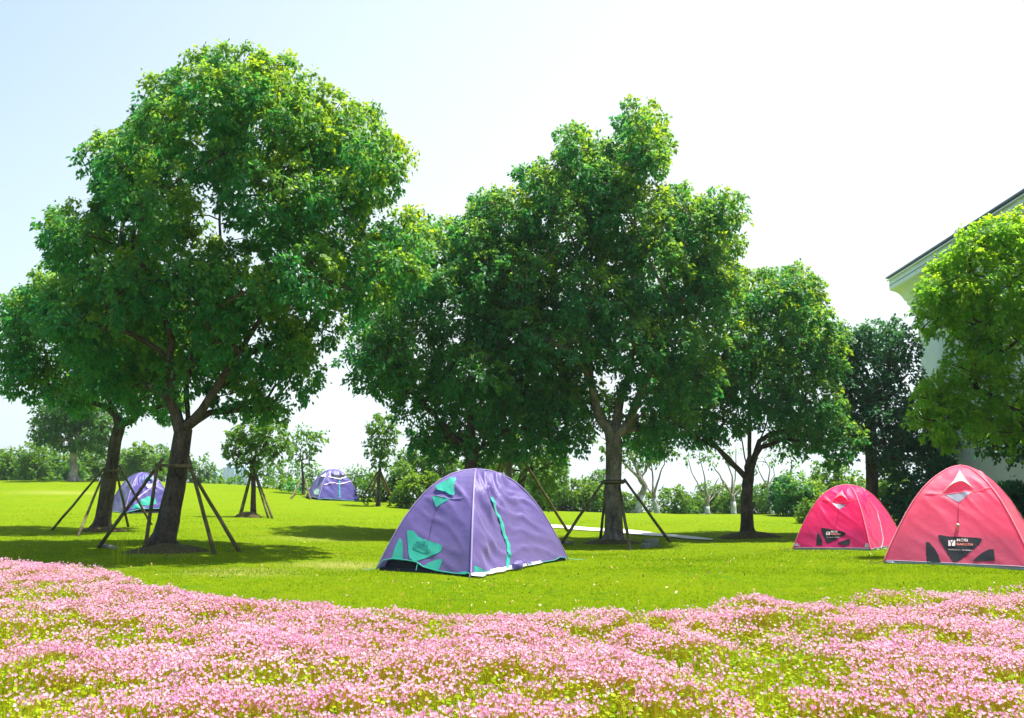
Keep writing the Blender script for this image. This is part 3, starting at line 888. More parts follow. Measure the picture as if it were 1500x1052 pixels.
# ------------------------------------------------------------------ pruned trees with whitewashed trunks
PR = [
 ('pruned tree with whitewashed trunk, the leftmost of the row, leaning left beyond the path', 933, 752, .30, [(945, 712), (938, 702)], [[(915, 680), (895, 650), (880, 640)], [(925, 670), (915, 645)], [(945, 690), (958, 660), (965, 640)], [(935, 690), (930, 660)]],
  [(885, 650, 8), (905, 662, 8), (920, 655, 9), (895, 668, 7), (958, 665, 7), (940, 660, 7), (930, 672, 6), (912, 640, 6)]),
 ('pruned tree with whitewashed trunk, second from left beyond the path', 963, 752, .24, [(959, 730), (958, 725)], [[(945, 712), (935, 690)], [(965, 700), (972, 680), (976, 665)], [(955, 700), (953, 670)]],
  [(950, 668, 8), (965, 672, 7), (972, 660, 7), (945, 682, 6), (957, 655, 7), (980, 668, 5)]),
 ('pruned bare tree forking low, with whitewashed foot, right of the middle trunk', 1036, 753, .24, [(1036, 742), (1036, 738)], [[(1025, 715), (1012, 690), (1008, 672)], [(1034, 710), (1028, 680), (1024, 665)], [(1045, 728), (1058, 715), (1062, 708)], [(1042, 720), (1052, 700)]],
  [(1012, 665, 5), (1026, 660, 5), (1040, 668, 4)]),
 ('pruned tree with whitewashed foot just left of the dark forked tree', 1075, 755, .26, [(1074, 735), (1073, 728)], [[(1062, 708), (1050, 690), (1045, 682)], [(1073, 700), (1062, 672)], [(1082, 718), (1088, 708)], [(1076, 700), (1078, 670)]],
  [(1045, 675, 5), (1060, 665, 5), (1078, 662, 6)]),
 ('faint bare tree with thin rising branches behind the round dark shrubs', 1132, 757, .18, [(1128, 730), (1124, 715)], [[(1115, 695), (1108, 680)], [(1128, 690), (1120, 672)], [(1135, 695), (1130, 670)]],
  [(1112, 676, 4), (1128, 668, 4)]),
]
for k, (lab, px, py, rr, tr, lm, lb) in enumerate(PR):
    tree('pruned_tree', lab, (px, py + 5), [(a, b, rr * (.60 - .08 * i)) for i, (a, b) in enumerate(tr)], lb, seed=100 + k, leaf=.22, dens=.13 if k > 1 else .22,
         D=54 + k, mat='leaf_far', bark_m='bark_pale', young=.6, limbs=[[(a, b, (i - 1) * .4) for (a, b) in l] for i, l in enumerate(lm)], twig=.5, r0=.022, front=False, minsub=.4, flare=1.1,
         group='pruned trees beyond the lawn', wash=1.1)
tree('slim_tree', 'thin dark sapling standing between the bare trees and the round shrubs', (1158, 757), [(1158, 720, .08), (1158, 690, .06)],
     [(1158, 670, 6), (1160, 685, 6), (1155, 700, 6), (1162, 712, 6), (1150, 660, 4)], seed=120, leaf=.22, dens=.2, D=56, mat='leaf_far', front=False, minsub=.35)

# ------------------------------------------------------------------ shrubs and the tree lines
def bush(name, label, lobes, D, seed, mat='leaf_shrub', leaf=.2, dens=.6, young=.5, group=None, cat='shrub', stem=True, minsub=.3):
    r = np.random.RandomState(seed)
    cx = sum(l[0] for l in lobes) / len(lobes); g = P(cx, 720, D); g.z = H(g.x, D)
    root = empty(name, g, label, cat, group)
    LB = []
    for l in lobes:
        dy = (r.rand() - .5) * l[2] * D / FPX
        LB.append((NP(P(l[0], l[1], D + dy)), l[2] * D / FPX, 0))
    for c, R_, _ in list(LB):
        if c[2] - R_ > g.z + .3:      # skirt down to the ground
            LB.append((np.array([c[0], c[1], max(g.z + R_ * .5, c[2] - R_ * 1.2)]), R_ * .95, 0))
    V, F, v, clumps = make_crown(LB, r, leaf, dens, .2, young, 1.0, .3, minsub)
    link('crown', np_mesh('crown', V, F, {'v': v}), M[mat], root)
    for c, R_, _ in LB[:len(lobes)]:
        m = MB(); c = Vector(c); a = Vector((g.x + (c.x - g.x) * .5, c.y, g.z - .1)); w = max(.03, R_ * .07)
        m.tube([a, a.lerp(c, .5) + Vector((r.randn() * .1, 0, 0)), c], [w, w * .8, w * .4], 6)
        m.build('trunk' if cat == 'tree' else 'stem', M['bark'], root, True)
    return root

# hedge line beyond the lawn, right half
B1 = [
 ('yellow green bushy shrub beyond the lawn, first right of the purple tent', [(815, 725, 16), (835, 722, 18), (850, 730, 14), (828, 738, 12)], 60),
 ('rounded yellow green shrub beyond the lawn, left of the grey middle trunk', [(862, 722, 18), (880, 726, 14), (870, 738, 12)], 61),
 ('small darker tree crown above the shrubs left of the grey middle trunk', [(880, 705, 14), (892, 702, 12), (885, 720, 12)], 66),
 ('low soft shrub between the two leftmost pruned trees', [(945, 738, 14), (925, 735, 12), (912, 738, 14)], 62),
 ('wispy pale shrub right of the second pruned tree', [(985, 732, 16), (975, 742, 12), (1000, 738, 14)], 60),
 ('feathery light shrub before the gap of sky left of the bare tree', [(1018, 738, 13), (1008, 744, 10)], 62),
 ('taller mounded shrub behind the bare low forked tree', [(1040, 722, 14), (1055, 728, 16), (1030, 734, 12)], 66),
 ('light green shrub directly left of the dark forked tree', [(1078, 728, 14), (1090, 734, 14), (1062, 740, 12)], 63),
 ('pale shrub directly right of the dark forked tree trunk', [(1112, 728, 14), (1125, 735, 14), (1104, 740, 10)], 62),
 ('mottled shrub left of the round dark shrubs', [(1130, 722, 14), (1138, 738, 12)], 60),
]
for k, (lab, lb, D) in enumerate(B1):
    bush('shrub', lab, lb, D, 200 + k, ['leaf_shrub', 'leaf_young', 'leaf_far'][k % 3], .20, .75, .6, 'shrubs beyond the lawn')
bush('shrub', 'large round shrub with lit top, left of the smaller pink tent', [(1165, 715, 17), (1185, 718, 14), (1160, 735, 17), (1182, 738, 15), (1150, 725, 12)], 47, 220, 'leaf', .2, .7, .8)
bush('shrub', 'upright darker shrub adjoining the round shrub on its left', [(1143, 722, 10), (1140, 738, 12), (1147, 708, 8)], 48, 221, 'leaf_dark', .2, .6, .7)
bush('shrub', 'small yellow green shrub touching the smaller pink tent on its left', [(1184, 750, 10), (1190, 745, 8)], 38, 222, 'leaf_shrub', .14, .7, .6)
bush('shrub', 'lit green shrub glimpsed behind the smaller pink tent under the forked tree', [(1210, 690, 16), (1235, 700, 18), (1225, 720, 18), (1200, 712, 14)], 50, 223, 'leaf_young', .2, .55, .5)
bush('shrub', 'bright shrub right behind the top of the smaller pink tent', [(1300, 700, 18), (1290, 720, 16), (1315, 715, 14), (1255, 715, 14)], 40, 224, 'leaf_shrub', .18, .55, .7)
bush('hedge', 'dark shaded hedge between the two pink tents and the white building', [(1330, 715, 18), (1345, 730, 20), (1325, 740, 18), (1360, 715, 16), (1370, 735, 18)], 30, 225, 'leaf_dark', .16, .7, .1, None, 'hedge')
bush('hedge', 'dark hedge at the right edge behind the large pink tent', [(1475, 735, 18), (1495, 728, 18), (1520, 730, 22), (1550, 730, 24), (1455, 745, 16), (1500, 750, 20)], 21.5, 226, 'leaf_dark', .13, .7, .1, None, 'hedge')
bush('conifer', 'small dark conifer tip rising beside the large pink tent before the wall', [(1382, 690, 7), (1378, 705, 11), (1380, 722, 14), (1385, 680, 4)], 30, 227, 'leaf_dark', .12, .7, .1, None, 'conifer')
# behind the purple tent
B2 = [
 ('yellow green rounded shrub left of the central purple tent', [(605, 715, 15), (618, 708, 14), (590, 722, 10), (630, 715, 14)], 46, 'leaf_shrub', .8),
 ('green bush behind the slender staked tree', [(578, 705, 14), (590, 690, 12), (570, 718, 10), (545, 712, 12), (560, 722, 9)], 52, 'leaf_young', .5),
 ('mid green tree mass behind the left shoulder of the purple tent', [(640, 680, 20), (615, 668, 16), (660, 690, 20), (650, 660, 16), (595, 672, 10)], 56, 'leaf_young', .3),
 ('dark bushy tree between the trunks behind the purple tent', [(710, 690, 22), (730, 700, 22), (700, 710, 18), (750, 720, 20)], 50, 'leaf_far', .2),
 ('green tree right of the leaning trunk, behind the purple tent', [(800, 695, 18), (815, 680, 14), (790, 715, 18), (780, 735, 16), (770, 700, 14)], 52, 'leaf_far', .4),
]
for k, (lab, lb, D, mt, yg) in enumerate(B2):
    bush('shrub' if k < 2 else 'tree', lab, lb, D, 240 + k, mt, .20, .7, yg, None, 'shrub' if k < 2 else 'tree')
# low bushes left of centre
B3 = [
 ('low dark bush right of the far white towers', [(352, 708, 9), (346, 712, 8)], 66, 'leaf_far'),
 ('low yellow green bush in front of the far white towers', [(325, 712, 9), (335, 713, 8), (312, 713, 7)], 68, 'leaf_shrub'),
 ('neat round dark green bush right of the small staked tree', [(405, 712, 13), (415, 716, 10), (395, 717, 9)], 60, 'leaf_young'),
 ('round dark bush immediately left of the far purple tent', [(438, 718, 9), (430, 722, 8), (447, 715, 8)], 58, 'leaf'),
 ('misty grey green tree behind the far purple tent', [(425, 688, 14), (410, 695, 12), (445, 695, 12), (460, 690, 9)], 85, 'leaf_far'),
 ('pale distant tree above the right end of the far purple tent', [(532, 705, 10), (522, 698, 8), (540, 695, 10), (512, 690, 6)], 80, 'leaf_far'),
 ('sparse pale tree left of the far white towers', [(300, 680, 10), (295, 692, 12), (306, 695, 9), (285, 700, 10), (312, 688, 7)], 90, 'leaf_far'),
 ('light green distant tree behind the small staked tree', [(392, 670, 10), (402, 680, 10), (385, 690, 10)], 88, 'leaf_far'),
]
for k, (lab, lb, D, mt) in enumerate(B3):
    bush('shrub' if k < 4 else 'distant_tree', lab, lb, D, 260 + k, mt, .3, .42 if k < 4 else .25, .45, None, 'shrub' if k < 4 else 'tree', minsub=.4)
# tree line at the left
B4 = [
 ('bright low tree at the very left edge of the tree line', [(2, 690, 12), (-12, 680, 14), (-30, 690, 14)], 84, 'leaf_young'),
 ('rounded tree of the left tree line, second from the left edge', [(24, 678, 13), (34, 690, 13), (15, 692, 10)], 82, 'leaf_young'),
 ('taller rounded tree left of the pale trunk in the left tree line', [(48, 672, 14), (55, 688, 14), (42, 690, 12)], 80, 'leaf_young'),
 ('dark tree directly behind the pale trunk of the left tree line', [(72, 675, 15), (80, 690, 14), (92, 685, 14)], 84, 'leaf_far'),
 ('mid green tree between the pale trunk and the leaning trunk', [(125, 680, 15), (140, 688, 15), (135, 672, 11)], 82, 'leaf_young'),
 ('low green tree right of the leaning trunk behind the striped purple tent', [(178, 690, 12), (192, 680, 12), (175, 676, 8)], 86, 'leaf_young'),
 ('pointed round tree above the purple tent between the two left trunks', [(208, 668, 11), (215, 682, 14), (198, 688, 11), (225, 690, 10)], 82, 'leaf_young'),
 ('soft tree just left of the thick left trunk, far back', [(238, 672, 9), (240, 688, 11)], 92, 'leaf_far'),
 ('soft green tree just right of the thick left trunk, far back', [(268, 690, 12), (262, 676, 8), (278, 698, 8)], 90, 'leaf_far'),
 ('low tree of the left tree line beside the dark tree behind the pale trunk', [(108, 692, 12), (100, 698, 9)], 78, 'leaf_far'),
]
for k, (lab, lb, D, mt) in enumerate(B4):
    lb = [(a, b - 6, c + 1.5) for a, b, c in lb]
    bush('distant_tree', lab, lb, D, 280 + k, mt, .30, .65, .5, 'trees of the left tree line', 'tree', minsub=.5)

# ------------------------------------------------------------------ far white tower blocks
def towers():
    D = 620
    t = MT('tower_wall'); t.m.name = 'tower_wall'
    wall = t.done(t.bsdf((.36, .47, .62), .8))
    glass = plain('tower_glass', (.22, .28, .36), .3, .5, .1, .1)
    spec = [('white high rise with a stepped top, the left of the two far towers', 326, 344, 685, 14), ('white high rise behind the trees, the right of the two far towers', 346, 364, 688, 12),
            ('faint white block at the left foot of the far towers', 306, 322, 697, 12)]
    for (lab, x0, x1, yt, dep) in spec:
        a = P(x0, yt, D); b = P(x1, yt, D)
        root = empty('tower_block', ((a.x + b.x) / 2, D, -25), lab, 'building', 'far white towers')
        w = b.x - a.x; h = a.z + 25
        m = MB(); m.box(((a.x + b.x) / 2, D + dep / 2, -25 + h / 2), (w, dep, h)); m.build('wall', wall, root)
        m = MB(); m.box((a.x + w * .35, D + dep / 2, a.z + 1.4), (w * .3, dep * .5, 2.8)); m.build('roof', wall, root)
        nb = 3
        for k in range(nb):
            wx = a.x + w * (k + .5) / nb
            nf = int((h - 26) / 3.2)
            m = MB()
            for f in range(nf):
                m.box((wx, D - .12, 0 + f * 3.2 + 1.5), (w / nb * .5, .3, 1.5))
            m.build('window', glass, root)
            m = MB(); m.box((wx + w / nb * .38, D - .5, h / 2 - 25.4), (.5, 1.0, h - 1)); m.build('pier', wall, root)
towers()

# ------------------------------------------------------------------ white building on the right
def building():
    t = MT('render_wall')
    f = t.noise(1.2, 5, .7, t.pos((1, 1, .25))); g = t.noise(30, 4)
    c = t.mix(t.rng(f, .35, .75), (.72, .79, .85), (.60, .66, .70))
    c = t.mix(t.rng(g, .5, .8, 0, .25), c, (.55, .57, .56))
    wall = t.done(t.bsdf(c, .85, t.bump(g, .15, .01), .2))
    trim = plain('cornice_plaster', (.80, .86, .93), .8, .2, .05, 2)
    dark = plain('roof_edge', (.15, .20, .27), .6, .3, .1, 5)
    D = 34.0
    E = P(1310, 400, D)                      # far top end of the eave
    d = Vector((858 - 750, FPX, 0)).normalized()       # along the wall, away from the camera
    n = Vector((-d.y, d.x, 0))                      # outwards, to the left
    L = 26.0
    over = .80                                      # cornice overhang
    gz = H(E.x + over, D) - .6
    topz = E.z
    base = Vector((E.x, E.y, 0)) - n * over          # wall face at the far corner
    root = empty('building', (base.x + 6, base.y - 8, gz), 'white rendered building with a deep stepped cornice, behind the trees at right', 'building')
    def slab(name, o0, o1, z0, z1, mat, ext=0.0, par=root):
        # box from offset o0..o1 outwards of wall face, running along the wall
        a = base + d * ext - d * L
        m = MB(); c_ = base + d * ext - d * ((L + ext) / 2)
        m.box((0, 0, 0), (1, 1, 1)); 
        m.v = []; 
        for dz in (z0, z1):
            for q in (a, base + d * ext):
                for o in (o0, o1):
                    p = q + n * o; m.v.append((p.x, p.y, dz))
        m.f = [(0, 1, 3, 2), (4, 6, 7, 5), (0, 4, 5, 1), (2, 3, 7, 6), (0, 2, 6, 4), (1, 5, 7, 3)]
        return m.build(name, mat, par)
    s = D / FPX
    slab('wall', -14, 0, gz, topz - 62 * s, wall)
    # profile of the cornice, drawn outwards (o) and down (z)
    prof = [(0, 62), (0, 47), (.05, 44), (.12, 43), (.12, 38.5), (.20, 37), (.30, 31), (.42, 26), (.56, 23), (.70, 21.5), (.76, 20), (.76, 16), (.76, 3), (0, 3)]
    prof = [(.001 + o / .8 * over, topz - z * s) for o, z in prof]
    m = MB(); k = len(prof)
    for q in (base - d * L, base + d * .75):
        for (o, z) in prof:
            p = q + n * o; m.v.append((p.x, p.y, z))
    m.f = [(i, (i + 1) % k, k + (i + 1) % k, k + i) for i in range(k)] + [tuple(range(k))[::-1], tuple(range(k, 2 * k))]
    m.build('cornice', trim, root)
    slab('cornice_seam', .7645, .775, topz - 14.2 * s, topz - 13.2 * s, dark, .752)
    slab('roof', -14.2, over + .06, topz - 2.1 * s, topz, dark, .85)
    a_ = base - d * L + n * (over + .02); b_ = base + d * .8 + n * (over + .02); m = MB()
    for zz in (a_, b_): zz.z = topz - 5.5 * s
    m.tube([a_, b_], [.03, .03], 8); m.build('gutter', trim, root, True)
    # recessed parapet end wall, plinth and a pair of tall windows
    slab('plinth', .004, .06, gz, gz + .5, trim)
    for y0 in (9.0, 14.0, 19.0):
        c = base - d * y0
        m = MB(); m.box((c.x, c.y, gz + 3.4), (.10, 1.5, 1.9), (n, d, Vector((0, 0, 1)))); fr = m.build('window', trim, root)
        m = MB(); q = c + n * .055; m.box((q.x, q.y, gz + 3.4), (.02, 1.32, 1.7), (n, d, Vector((0, 0, 1)))); m.build('pane', plain('window_glass', (.04, .05, .06), .1, .6, .05), fr)
building()

# ------------------------------------------------------------------ small things on the lawn
def log(px0, py0, px1, py1, rad, label):
    a = hit(px0, py0); b = hit(px1, py1); a.z += rad * .8; b.z += rad * .8
    root = empty('log', a, label, 'log')
    m = MB(); m.tube([a.lerp(b, k / 6) + Vector((0, 0, noise.noise(Vector((k, px0, 0))) * .02)) for k in range(7)], [rad * (1 + .15 * noise.noise(Vector((k * 2, 1, px0)))) for k in range(7)], 10)
    m.build('wood', M['bark_pale'], root, True)
log(146, 801, 170, 806, .045, 'grey cut log lying at the foot of the thick tree\'s leftmost pole')
log(817, 797, 838, 798, .05, 'pale short log on the grass below the pole right of the purple tent')
def stone(px, py, sx, sy, sz, label, seed, name='stone'):
    c = hit(px, py); bm = bmesh.new(); bmesh.ops.create_icosphere(bm, subdivisions=3, radius=1)
    for v in bm.verts:
        k = 1 + .22 * noise.noise(v.co * 1.6 + Vector((seed, 0, 0)))
        v.co = Vector((max(-.78, min(.78, v.co.x)) * sx * k, max(-.78, min(.78, v.co.y)) * sy * k, max(-.5, min(.62, v.co.z)) * sz * k)) + c + Vector((0, 0, sz * .4))
    me = bpy.data.meshes.new(name); bm.to_mesh(me); bm.free()
    o = link(name, me, plain('stone_' + str(seed), (.16, .17, .15), .9, .2, .3, 12, .5), None, True)
    for v in me.vertices: v.co -= c
    o.location = c; tag(o, label, 'stone')
stone(953, 801, .28, .16, .2, 'flat grey stone in the tree shade right of the grey middle trunk', 3)
stone(946, 803, .16, .12, .12, 'smaller grey stone leaning against the flat stone in the shade', 5)
def tall_grass():
    r = np.random.RandomState(8); c = hit(176, 826); V = []
    for k in range(46):
        x, y = c.x + r.randn() * .10, c.y + r.randn() * .08; z = H(x, y); h = .25 + .32 * r.rand(); a = r.rand() * 6.28; l = h * .35 * r.rand()
        w = .004; dx, dy = math.cos(a) * w, math.sin(a) * w; lx, ly = math.cos(a + 1) * l, math.sin(a + 1) * l
        pts = [(x, y, z), (x + lx * .3, y + ly * .3, z + h * .6), (x + lx, y + ly, z + h)]
        V += [[pts[0][0] - dx, pts[0][1] - dy, z], [pts[0][0] + dx, pts[0][1] + dy, z], [pts[1][0] + dx * .8, pts[1][1] + dy * .8, pts[1][2]], [pts[1][0] - dx * .8, pts[1][1] - dy * .8, pts[1][2]]]
        V += [[pts[1][0] - dx * .8, pts[1][1] - dy * .8, pts[1][2]], [pts[1][0] + dx * .8, pts[1][1] + dy * .8, pts[1][2]], [pts[2][0] + dx * .3, pts[2][1], pts[2][2]], [pts[2][0] - dx * .3, pts[2][1], pts[2][2]]]
    V = np.array(V) - np.array(c)
    o = link('tall_grass_tuft', np_mesh('tall_grass_tuft', V, np.arange(len(V)).reshape(-1, 4), {'v': r.rand(len(V)) * .5 + .5}), bpy.data.materials['grass_blades'])
    o.location = c; tag(o, 'thin tuft of tall pale grass beside the flower bed below the thick trunk', 'grass tuft')
tall_grass()
# ------------------------------------------------------------------ dome tents
PROF_T = np.array([0, .08, .2, .35, .5, .64, .75, .82, .88, .93, .965, .985, 1.0])
PROF_R = np.array([1, .965, .905, .825, .735, .635, .54, .465, .385, .295, .21, .13, 0.0])
def fabric(name, base, tr, sheen=.85, gloss=.45, tf=.33):
    t = MT(name)
    f = t.noise(2.2, 3); g = t.noise(260, 2)
    lo = tuple(x * .9 for x in base); hi = tuple(min(1, x * 1.1) for x in base)
    c = t.mix(t.rng(f, .3, .7), lo, hi)
    w = t.noise(5.5, 4, .6, t.pos((1, 1, .6)), .8)
    n = t.bump(t.mix(.25, w, g), .35, .03)
    b = t.bsdf(c, gloss, n, .6)
    pn = b.node; pn.inputs['Sheen Weight'].default_value = sheen; pn.inputs['Sheen Roughness'].default_value = .35
    return t.done(t.mixs(tf, b, t.transl(tr, n)))
M['purple'] = fabric('purple_nylon', (.190, .135, .405), (.19, .135, .55), tf=.4, sheen=.7)
M['blue_violet'] = fabric('blue_violet_nylon', (.085, .070, .34), (.09, .07, .50), tf=.30, sheen=.25)
M['purple_pale'] = fabric('purple_sleeve', (.40, .29, .60), (.38, .27, .60))  # lighter purple cloth of sleeves, seams and flaps
M['teal'] = fabric('teal_nylon', (.015, .44, .34), (.02, .45, .34), tf=.25)
M['pink'] = fabric('hot_pink_nylon', (.94, .032, .24), (1.0, .04, .28), tf=.54, sheen=.45)
M['pink_soft'] = fabric('salmon_pink_nylon', (.97, .125, .25), (1.0, .18, .33), tf=.55, sheen=.45)
M['pink_pale'] = fabric('pink_sleeve', (.88, .24, .36), (.95, .22, .34))  # paler pink cloth of sleeves, seams and the small hood
M['grey_fab'] = fabric('grey_nylon', (.36, .38, .50), (.3, .32, .42), tf=.2)
M['white_fab'] = fabric('white_nylon', (.72, .72, .74), (.6, .6, .62), tf=.3)
M['black_fab'] = plain('black_mesh_fabric', (.012, .014, .022), .7, .25, .2, 60)
M['print'] = plain('white_print', (.85, .62, .62), .6, .2, .05)
M['red_print'] = plain('salmon_print', (.80, .22, .18), .6, .2, .05)
M['dark_print'] = plain('dark_teal_print', (.01, .14, .15), .6, .2, .05)
M['cord'] = plain('dark_cord', (.10, .02, .05), .8, .1, .1)
M['cord_p'] = plain('indigo_cord', (.07, .05, .15), .8, .1, .1)
M['metal'] = plain('peg_metal', (.45, .42, .35), .4, .6, .1)

class Tent:
    def __init__(s, F, a, wl, wr, h, wrinkle, seed, hem, prof=None):
        """F = ground point of the nearest corner, a = yaw, wl / wr = edges running left and right of it"""
        s.F = F; a = R(a); s.prof = PROF_R if prof is None else prof
        el = Vector((-math.cos(a), math.sin(a), 0)); er = Vector((math.sin(a), math.cos(a), 0))
        c0 = F; c1 = F + er * wr; c3 = F + el * wl; c2 = c1 + el * wl
        s.c = [c0, c1, c2, c3]
        for q in s.c: q.z = H(q.x, q.y) + .015
        s.C = (s.c[0] + s.c[1] + s.c[2] + s.c[3]) / 4
        s.h = h; s.wr = wrinkle; s.seed = seed; s.hem = hem
    # face 0 = right of the near corner (c0-c1), face 3 = left of the near corner (c3-c0)
    def S(s, f, u, t, off=0.0, raw=False):
        a, b = s.c[f], s.c[(f + 1) % 4]
        rho = float(np.interp(t, PROF_T, s.prof))
        g = a.lerp(b, u)
        C = Vector((s.C.x, s.C.y, 0)); q = Vector((g.x, g.y, 0)); base = g.z * (1 - t) + s.C.z * t
        w = math.sin(math.pi * u)
        sag = -.05 * w * math.sin(math.pi * min(1, t * 1.02)) - .02 * w * (t > .5) * (t - .5)
        p = C + (q - C) * (rho * (1 + sag))
        p.z = base + s.h * t
        n = (Vector((((a + b) / 2) - s.C).xy.to_3d()).normalized() * (1.0 - t * .6) + Vector((0, 0, .25 + t))).normalized()
        if not raw:
            L = (b - a).length
            x = (u - .5) * L * max(rho, .08); z = t * s.h
            A = s.wr.get(f, .008); win = min(1, 5 * u, 5 * (1 - u)) ** .7 * min(1, (1 - t) * 8 + .25)
            xx = x + .5 * L * max(rho, .08)
            ang = (-.85 + .55 * min(1, xx / 1.4)) if f == 0 else (-.45 + .12 * noise.noise(Vector((x * .5, z * .5, s.seed))))
            al = xx * math.cos(ang) + z * math.sin(ang); ac = -xx * math.sin(ang) + z * math.cos(ang)
            k = Vector((al * .75, ac * 4.2, f * 7.3 + s.seed))
            r1 = (1 - abs(noise.noise(k)) * 2.2) ** 3 * 1.3
            r2 = 1 - abs(noise.noise(Vector((al * 1.6, ac * 9.5, f * 3.1 + s.seed + 5)))) * 2
            top = .30 + 1.1 * min(1, max(0, (t - .45) / .3))
            near = max(0, 1 - abs(u - (0 if f == 0 else 1)) * 2.2) if f == 0 else .35
            d = A * (r1 * 1.1 + r2 * .55 - .6) * win * (top + near * (1.1 if f == 0 else .3))
            d += .006 * noise.noise(Vector((x * 1.3, z * 1.3, s.seed))) * win
            # seam across the face
            d -= .010 * math.exp(-((t - .74) / .012) ** 2) * win
            n2 = n
            p = p + n2 * d
        if off: p = p + n * off
        return p
    def hem_t(s, f, u):
        pts = s.hem.get(f)
        return float(np.interp(u, [q[0] for q in pts], [q[1] for q in pts])) if pts else .018
    def uv(s, f, px, py):
        """which spot of face f is seen at photo pixel (px, py)"""
        u, t = .5, .4
        best = None
        for uu in np.linspace(.03, .97, 17):
            for tt in np.linspace(.02, .97, 20):
                q = proj(s.S(f, uu, tt, raw=True)); d = (q[0] - px) ** 2 + (q[1] - py) ** 2
                if best is None or d < best[0]: best = (d, uu, tt)
        _, u, t = best
        for _ in range(10):
            q = proj(s.S(f, u, t, raw=True)); e = 1e-3
            qa = proj(s.S(f, u + e, t, raw=True)); qb = proj(s.S(f, u, t + e, raw=True))
            J = np.array([[(qa[0] - q[0]) / e, (qb[0] - q[0]) / e], [(qa[1] - q[1]) / e, (qb[1] - q[1]) / e]])
            try: dl = np.linalg.solve(J + np.eye(2) * 1e-6, np.array([px - q[0], py - q[1]]))
            except Exception: break
            dl = np.clip(dl, -.1, .1); u = min(.995, max(.005, u + dl[0])); t = min(.985, max(.002, t + dl[1]))
        return u, t
    def fly(s, mat, root, nu=56, nt=64):
        m = MB(); ts = np.sin(np.linspace(0, math.pi / 2, nt + 1))
        idx = {}
        def vid(f, i, j):
            if j == nt: key = 'top'
            elif i == nu: key = ((f + 1) % 4, 0, j)
            else: key = (f, i, j)
            if key not in idx:
                u = i / nu; h0 = s.hem_t(f, u) if 0 < i < nu else .012
                t = h0 + (1 - h0) * ts[j]
                p = s.S(f, u, min(t, 1)) if key != 'top' else Vector((s.C.x, s.C.y, s.C.z + s.h))
                m.v.append(tuple(p)); idx[key] = len(m.v) - 1
            return idx[key]
        for f in range(4):
            for i in range(nu):
                for j in range(nt):
                    q = [vid(f, i, j), vid(f, i + 1, j), vid(f, i + 1, j + 1), vid(f, i, j + 1)]
                    if j == nt - 1: q = q[:3]
                    m.f.append(tuple(q))
        return m.build('fly_sheet', mat, root, True)
    def sleeve(s, ci, mat, root, rad=.013):
        m = MB(); ts = np.sin(np.linspace(.0, math.pi / 2, 40))
        a = [s.S(ci, 0, max(.004, t), .006, True) for t in ts]; b = [s.S((ci + 2) % 4, 0, max(.004, t), .006, True) for t in ts][::-1][1:]
        m.tube(a + b, [rad] * (len(a) + len(b)), 7); m.build('pole_sleeve', mat, root, True)
    def patch(s, name, f, poly, mat, root, off=.007, off_fn=None, uvpoly=None, step=.06, raw=False):
        pu = uvpoly or [s.uv(f, *p) for p in poly]
        # resample edges, add inner lattice, triangulate, drape on the surface
        L = (s.c[(f + 1) % 4] - s.c[f]).length; sc = (L, s.h)
        vs = []; 
        for (a, b) in zip(pu, pu[1:] + pu[:1]):
            n = max(1, int(math.hypot((b[0] - a[0]) * sc[0], (b[1] - a[1]) * sc[1]) / step))
            for k in range(n): vs.append(Vector((a[0] + (b[0] - a[0]) * k / n, a[1] + (b[1] - a[1]) * k / n)))
        ne = len(vs)
        x0, x1 = min(v.x for v in vs), max(v.x for v in vs); y0, y1 = min(v.y for v in vs), max(v.y for v in vs)
        nx = max(1, int((x1 - x0) * sc[0] / step)); ny = max(1, int((y1 - y0) * sc[1] / step))
        for i in range(1, nx):
            for j in range(1, ny):
                vs.append(Vector((x0 + (x1 - x0) * i / nx, y0 + (y1 - y0) * j / ny)))
        res = geometry.delaunay_2d_cdt(vs, [], [list(range(ne))], 1, 1e-6)
        m = MB(); m.v = [tuple(s.S(f, v.x, v.y, off + (off_fn(v.x, v.y) if off_fn else 0), raw)) for v in res[0]]
        m.f = [tuple(q) for q in res[2]]
        return m.build(name, mat, root, True)
    def strip(s, name, f, pts, w, mat, root, off=.008, raw=False):
        uvs = [s.uv(f, *p) for p in pts]; L = (s.c[(f + 1) % 4] - s.c[f]).length
        fine = []
        for a, b in zip(uvs[:-1], uvs[1:]):
            for k in range(8): fine.append((a[0] + (b[0] - a[0]) * k / 8, a[1] + (b[1] - a[1]) * k / 8))
        fine.append(uvs[-1])
        m = MB(); vs = []
        for i, (u, t) in enumerate(fine):
            p = s.S(f, u, t, off, raw); q = s.S(f, *fine[min(i + 1, len(fine) - 1)], off, raw); o = s.S(f, *fine[max(i - 1, 0)], off, raw)
            n = (s.S(f, u, t, .1, raw) - s.S(f, u, t, 0, raw)).normalized(); d = (q - o).normalized(); c = d.cross(n).normalized()
            for k in (-1, -.4, .4, 1): vs.append(p + c * w * k + n * (.006 * (1 - k * k)))
        fs = [(i * 4 + k, i * 4 + k + 1, i * 4 + k + 5, i * 4 + k + 4) for i in range(len(fine) - 1) for k in range(3)]
        m.add(vs, fs); return m.build(name, mat, root, True)
    def cordline(s, name, f, pts, rad, mat, root, off=.012):
        uvs = [s.uv(f, *p) for p in pts]
        m = MB(); m.tube([s.S(f, u, t, off) for u, t in uvs], [rad] * len(uvs), 6); return m.build(name, mat, root)
    def hemline(s, f, mat, root, rad=.009):
        n = 40; m = MB(); m.tube([s.S(f, k / n, max(.012 if k in (0, n) else s.hem_t(f, k / n), .012)) for k in range(n + 1)], [rad] * (n + 1), 6)
        return m.build('hem_trim', mat, root, True)
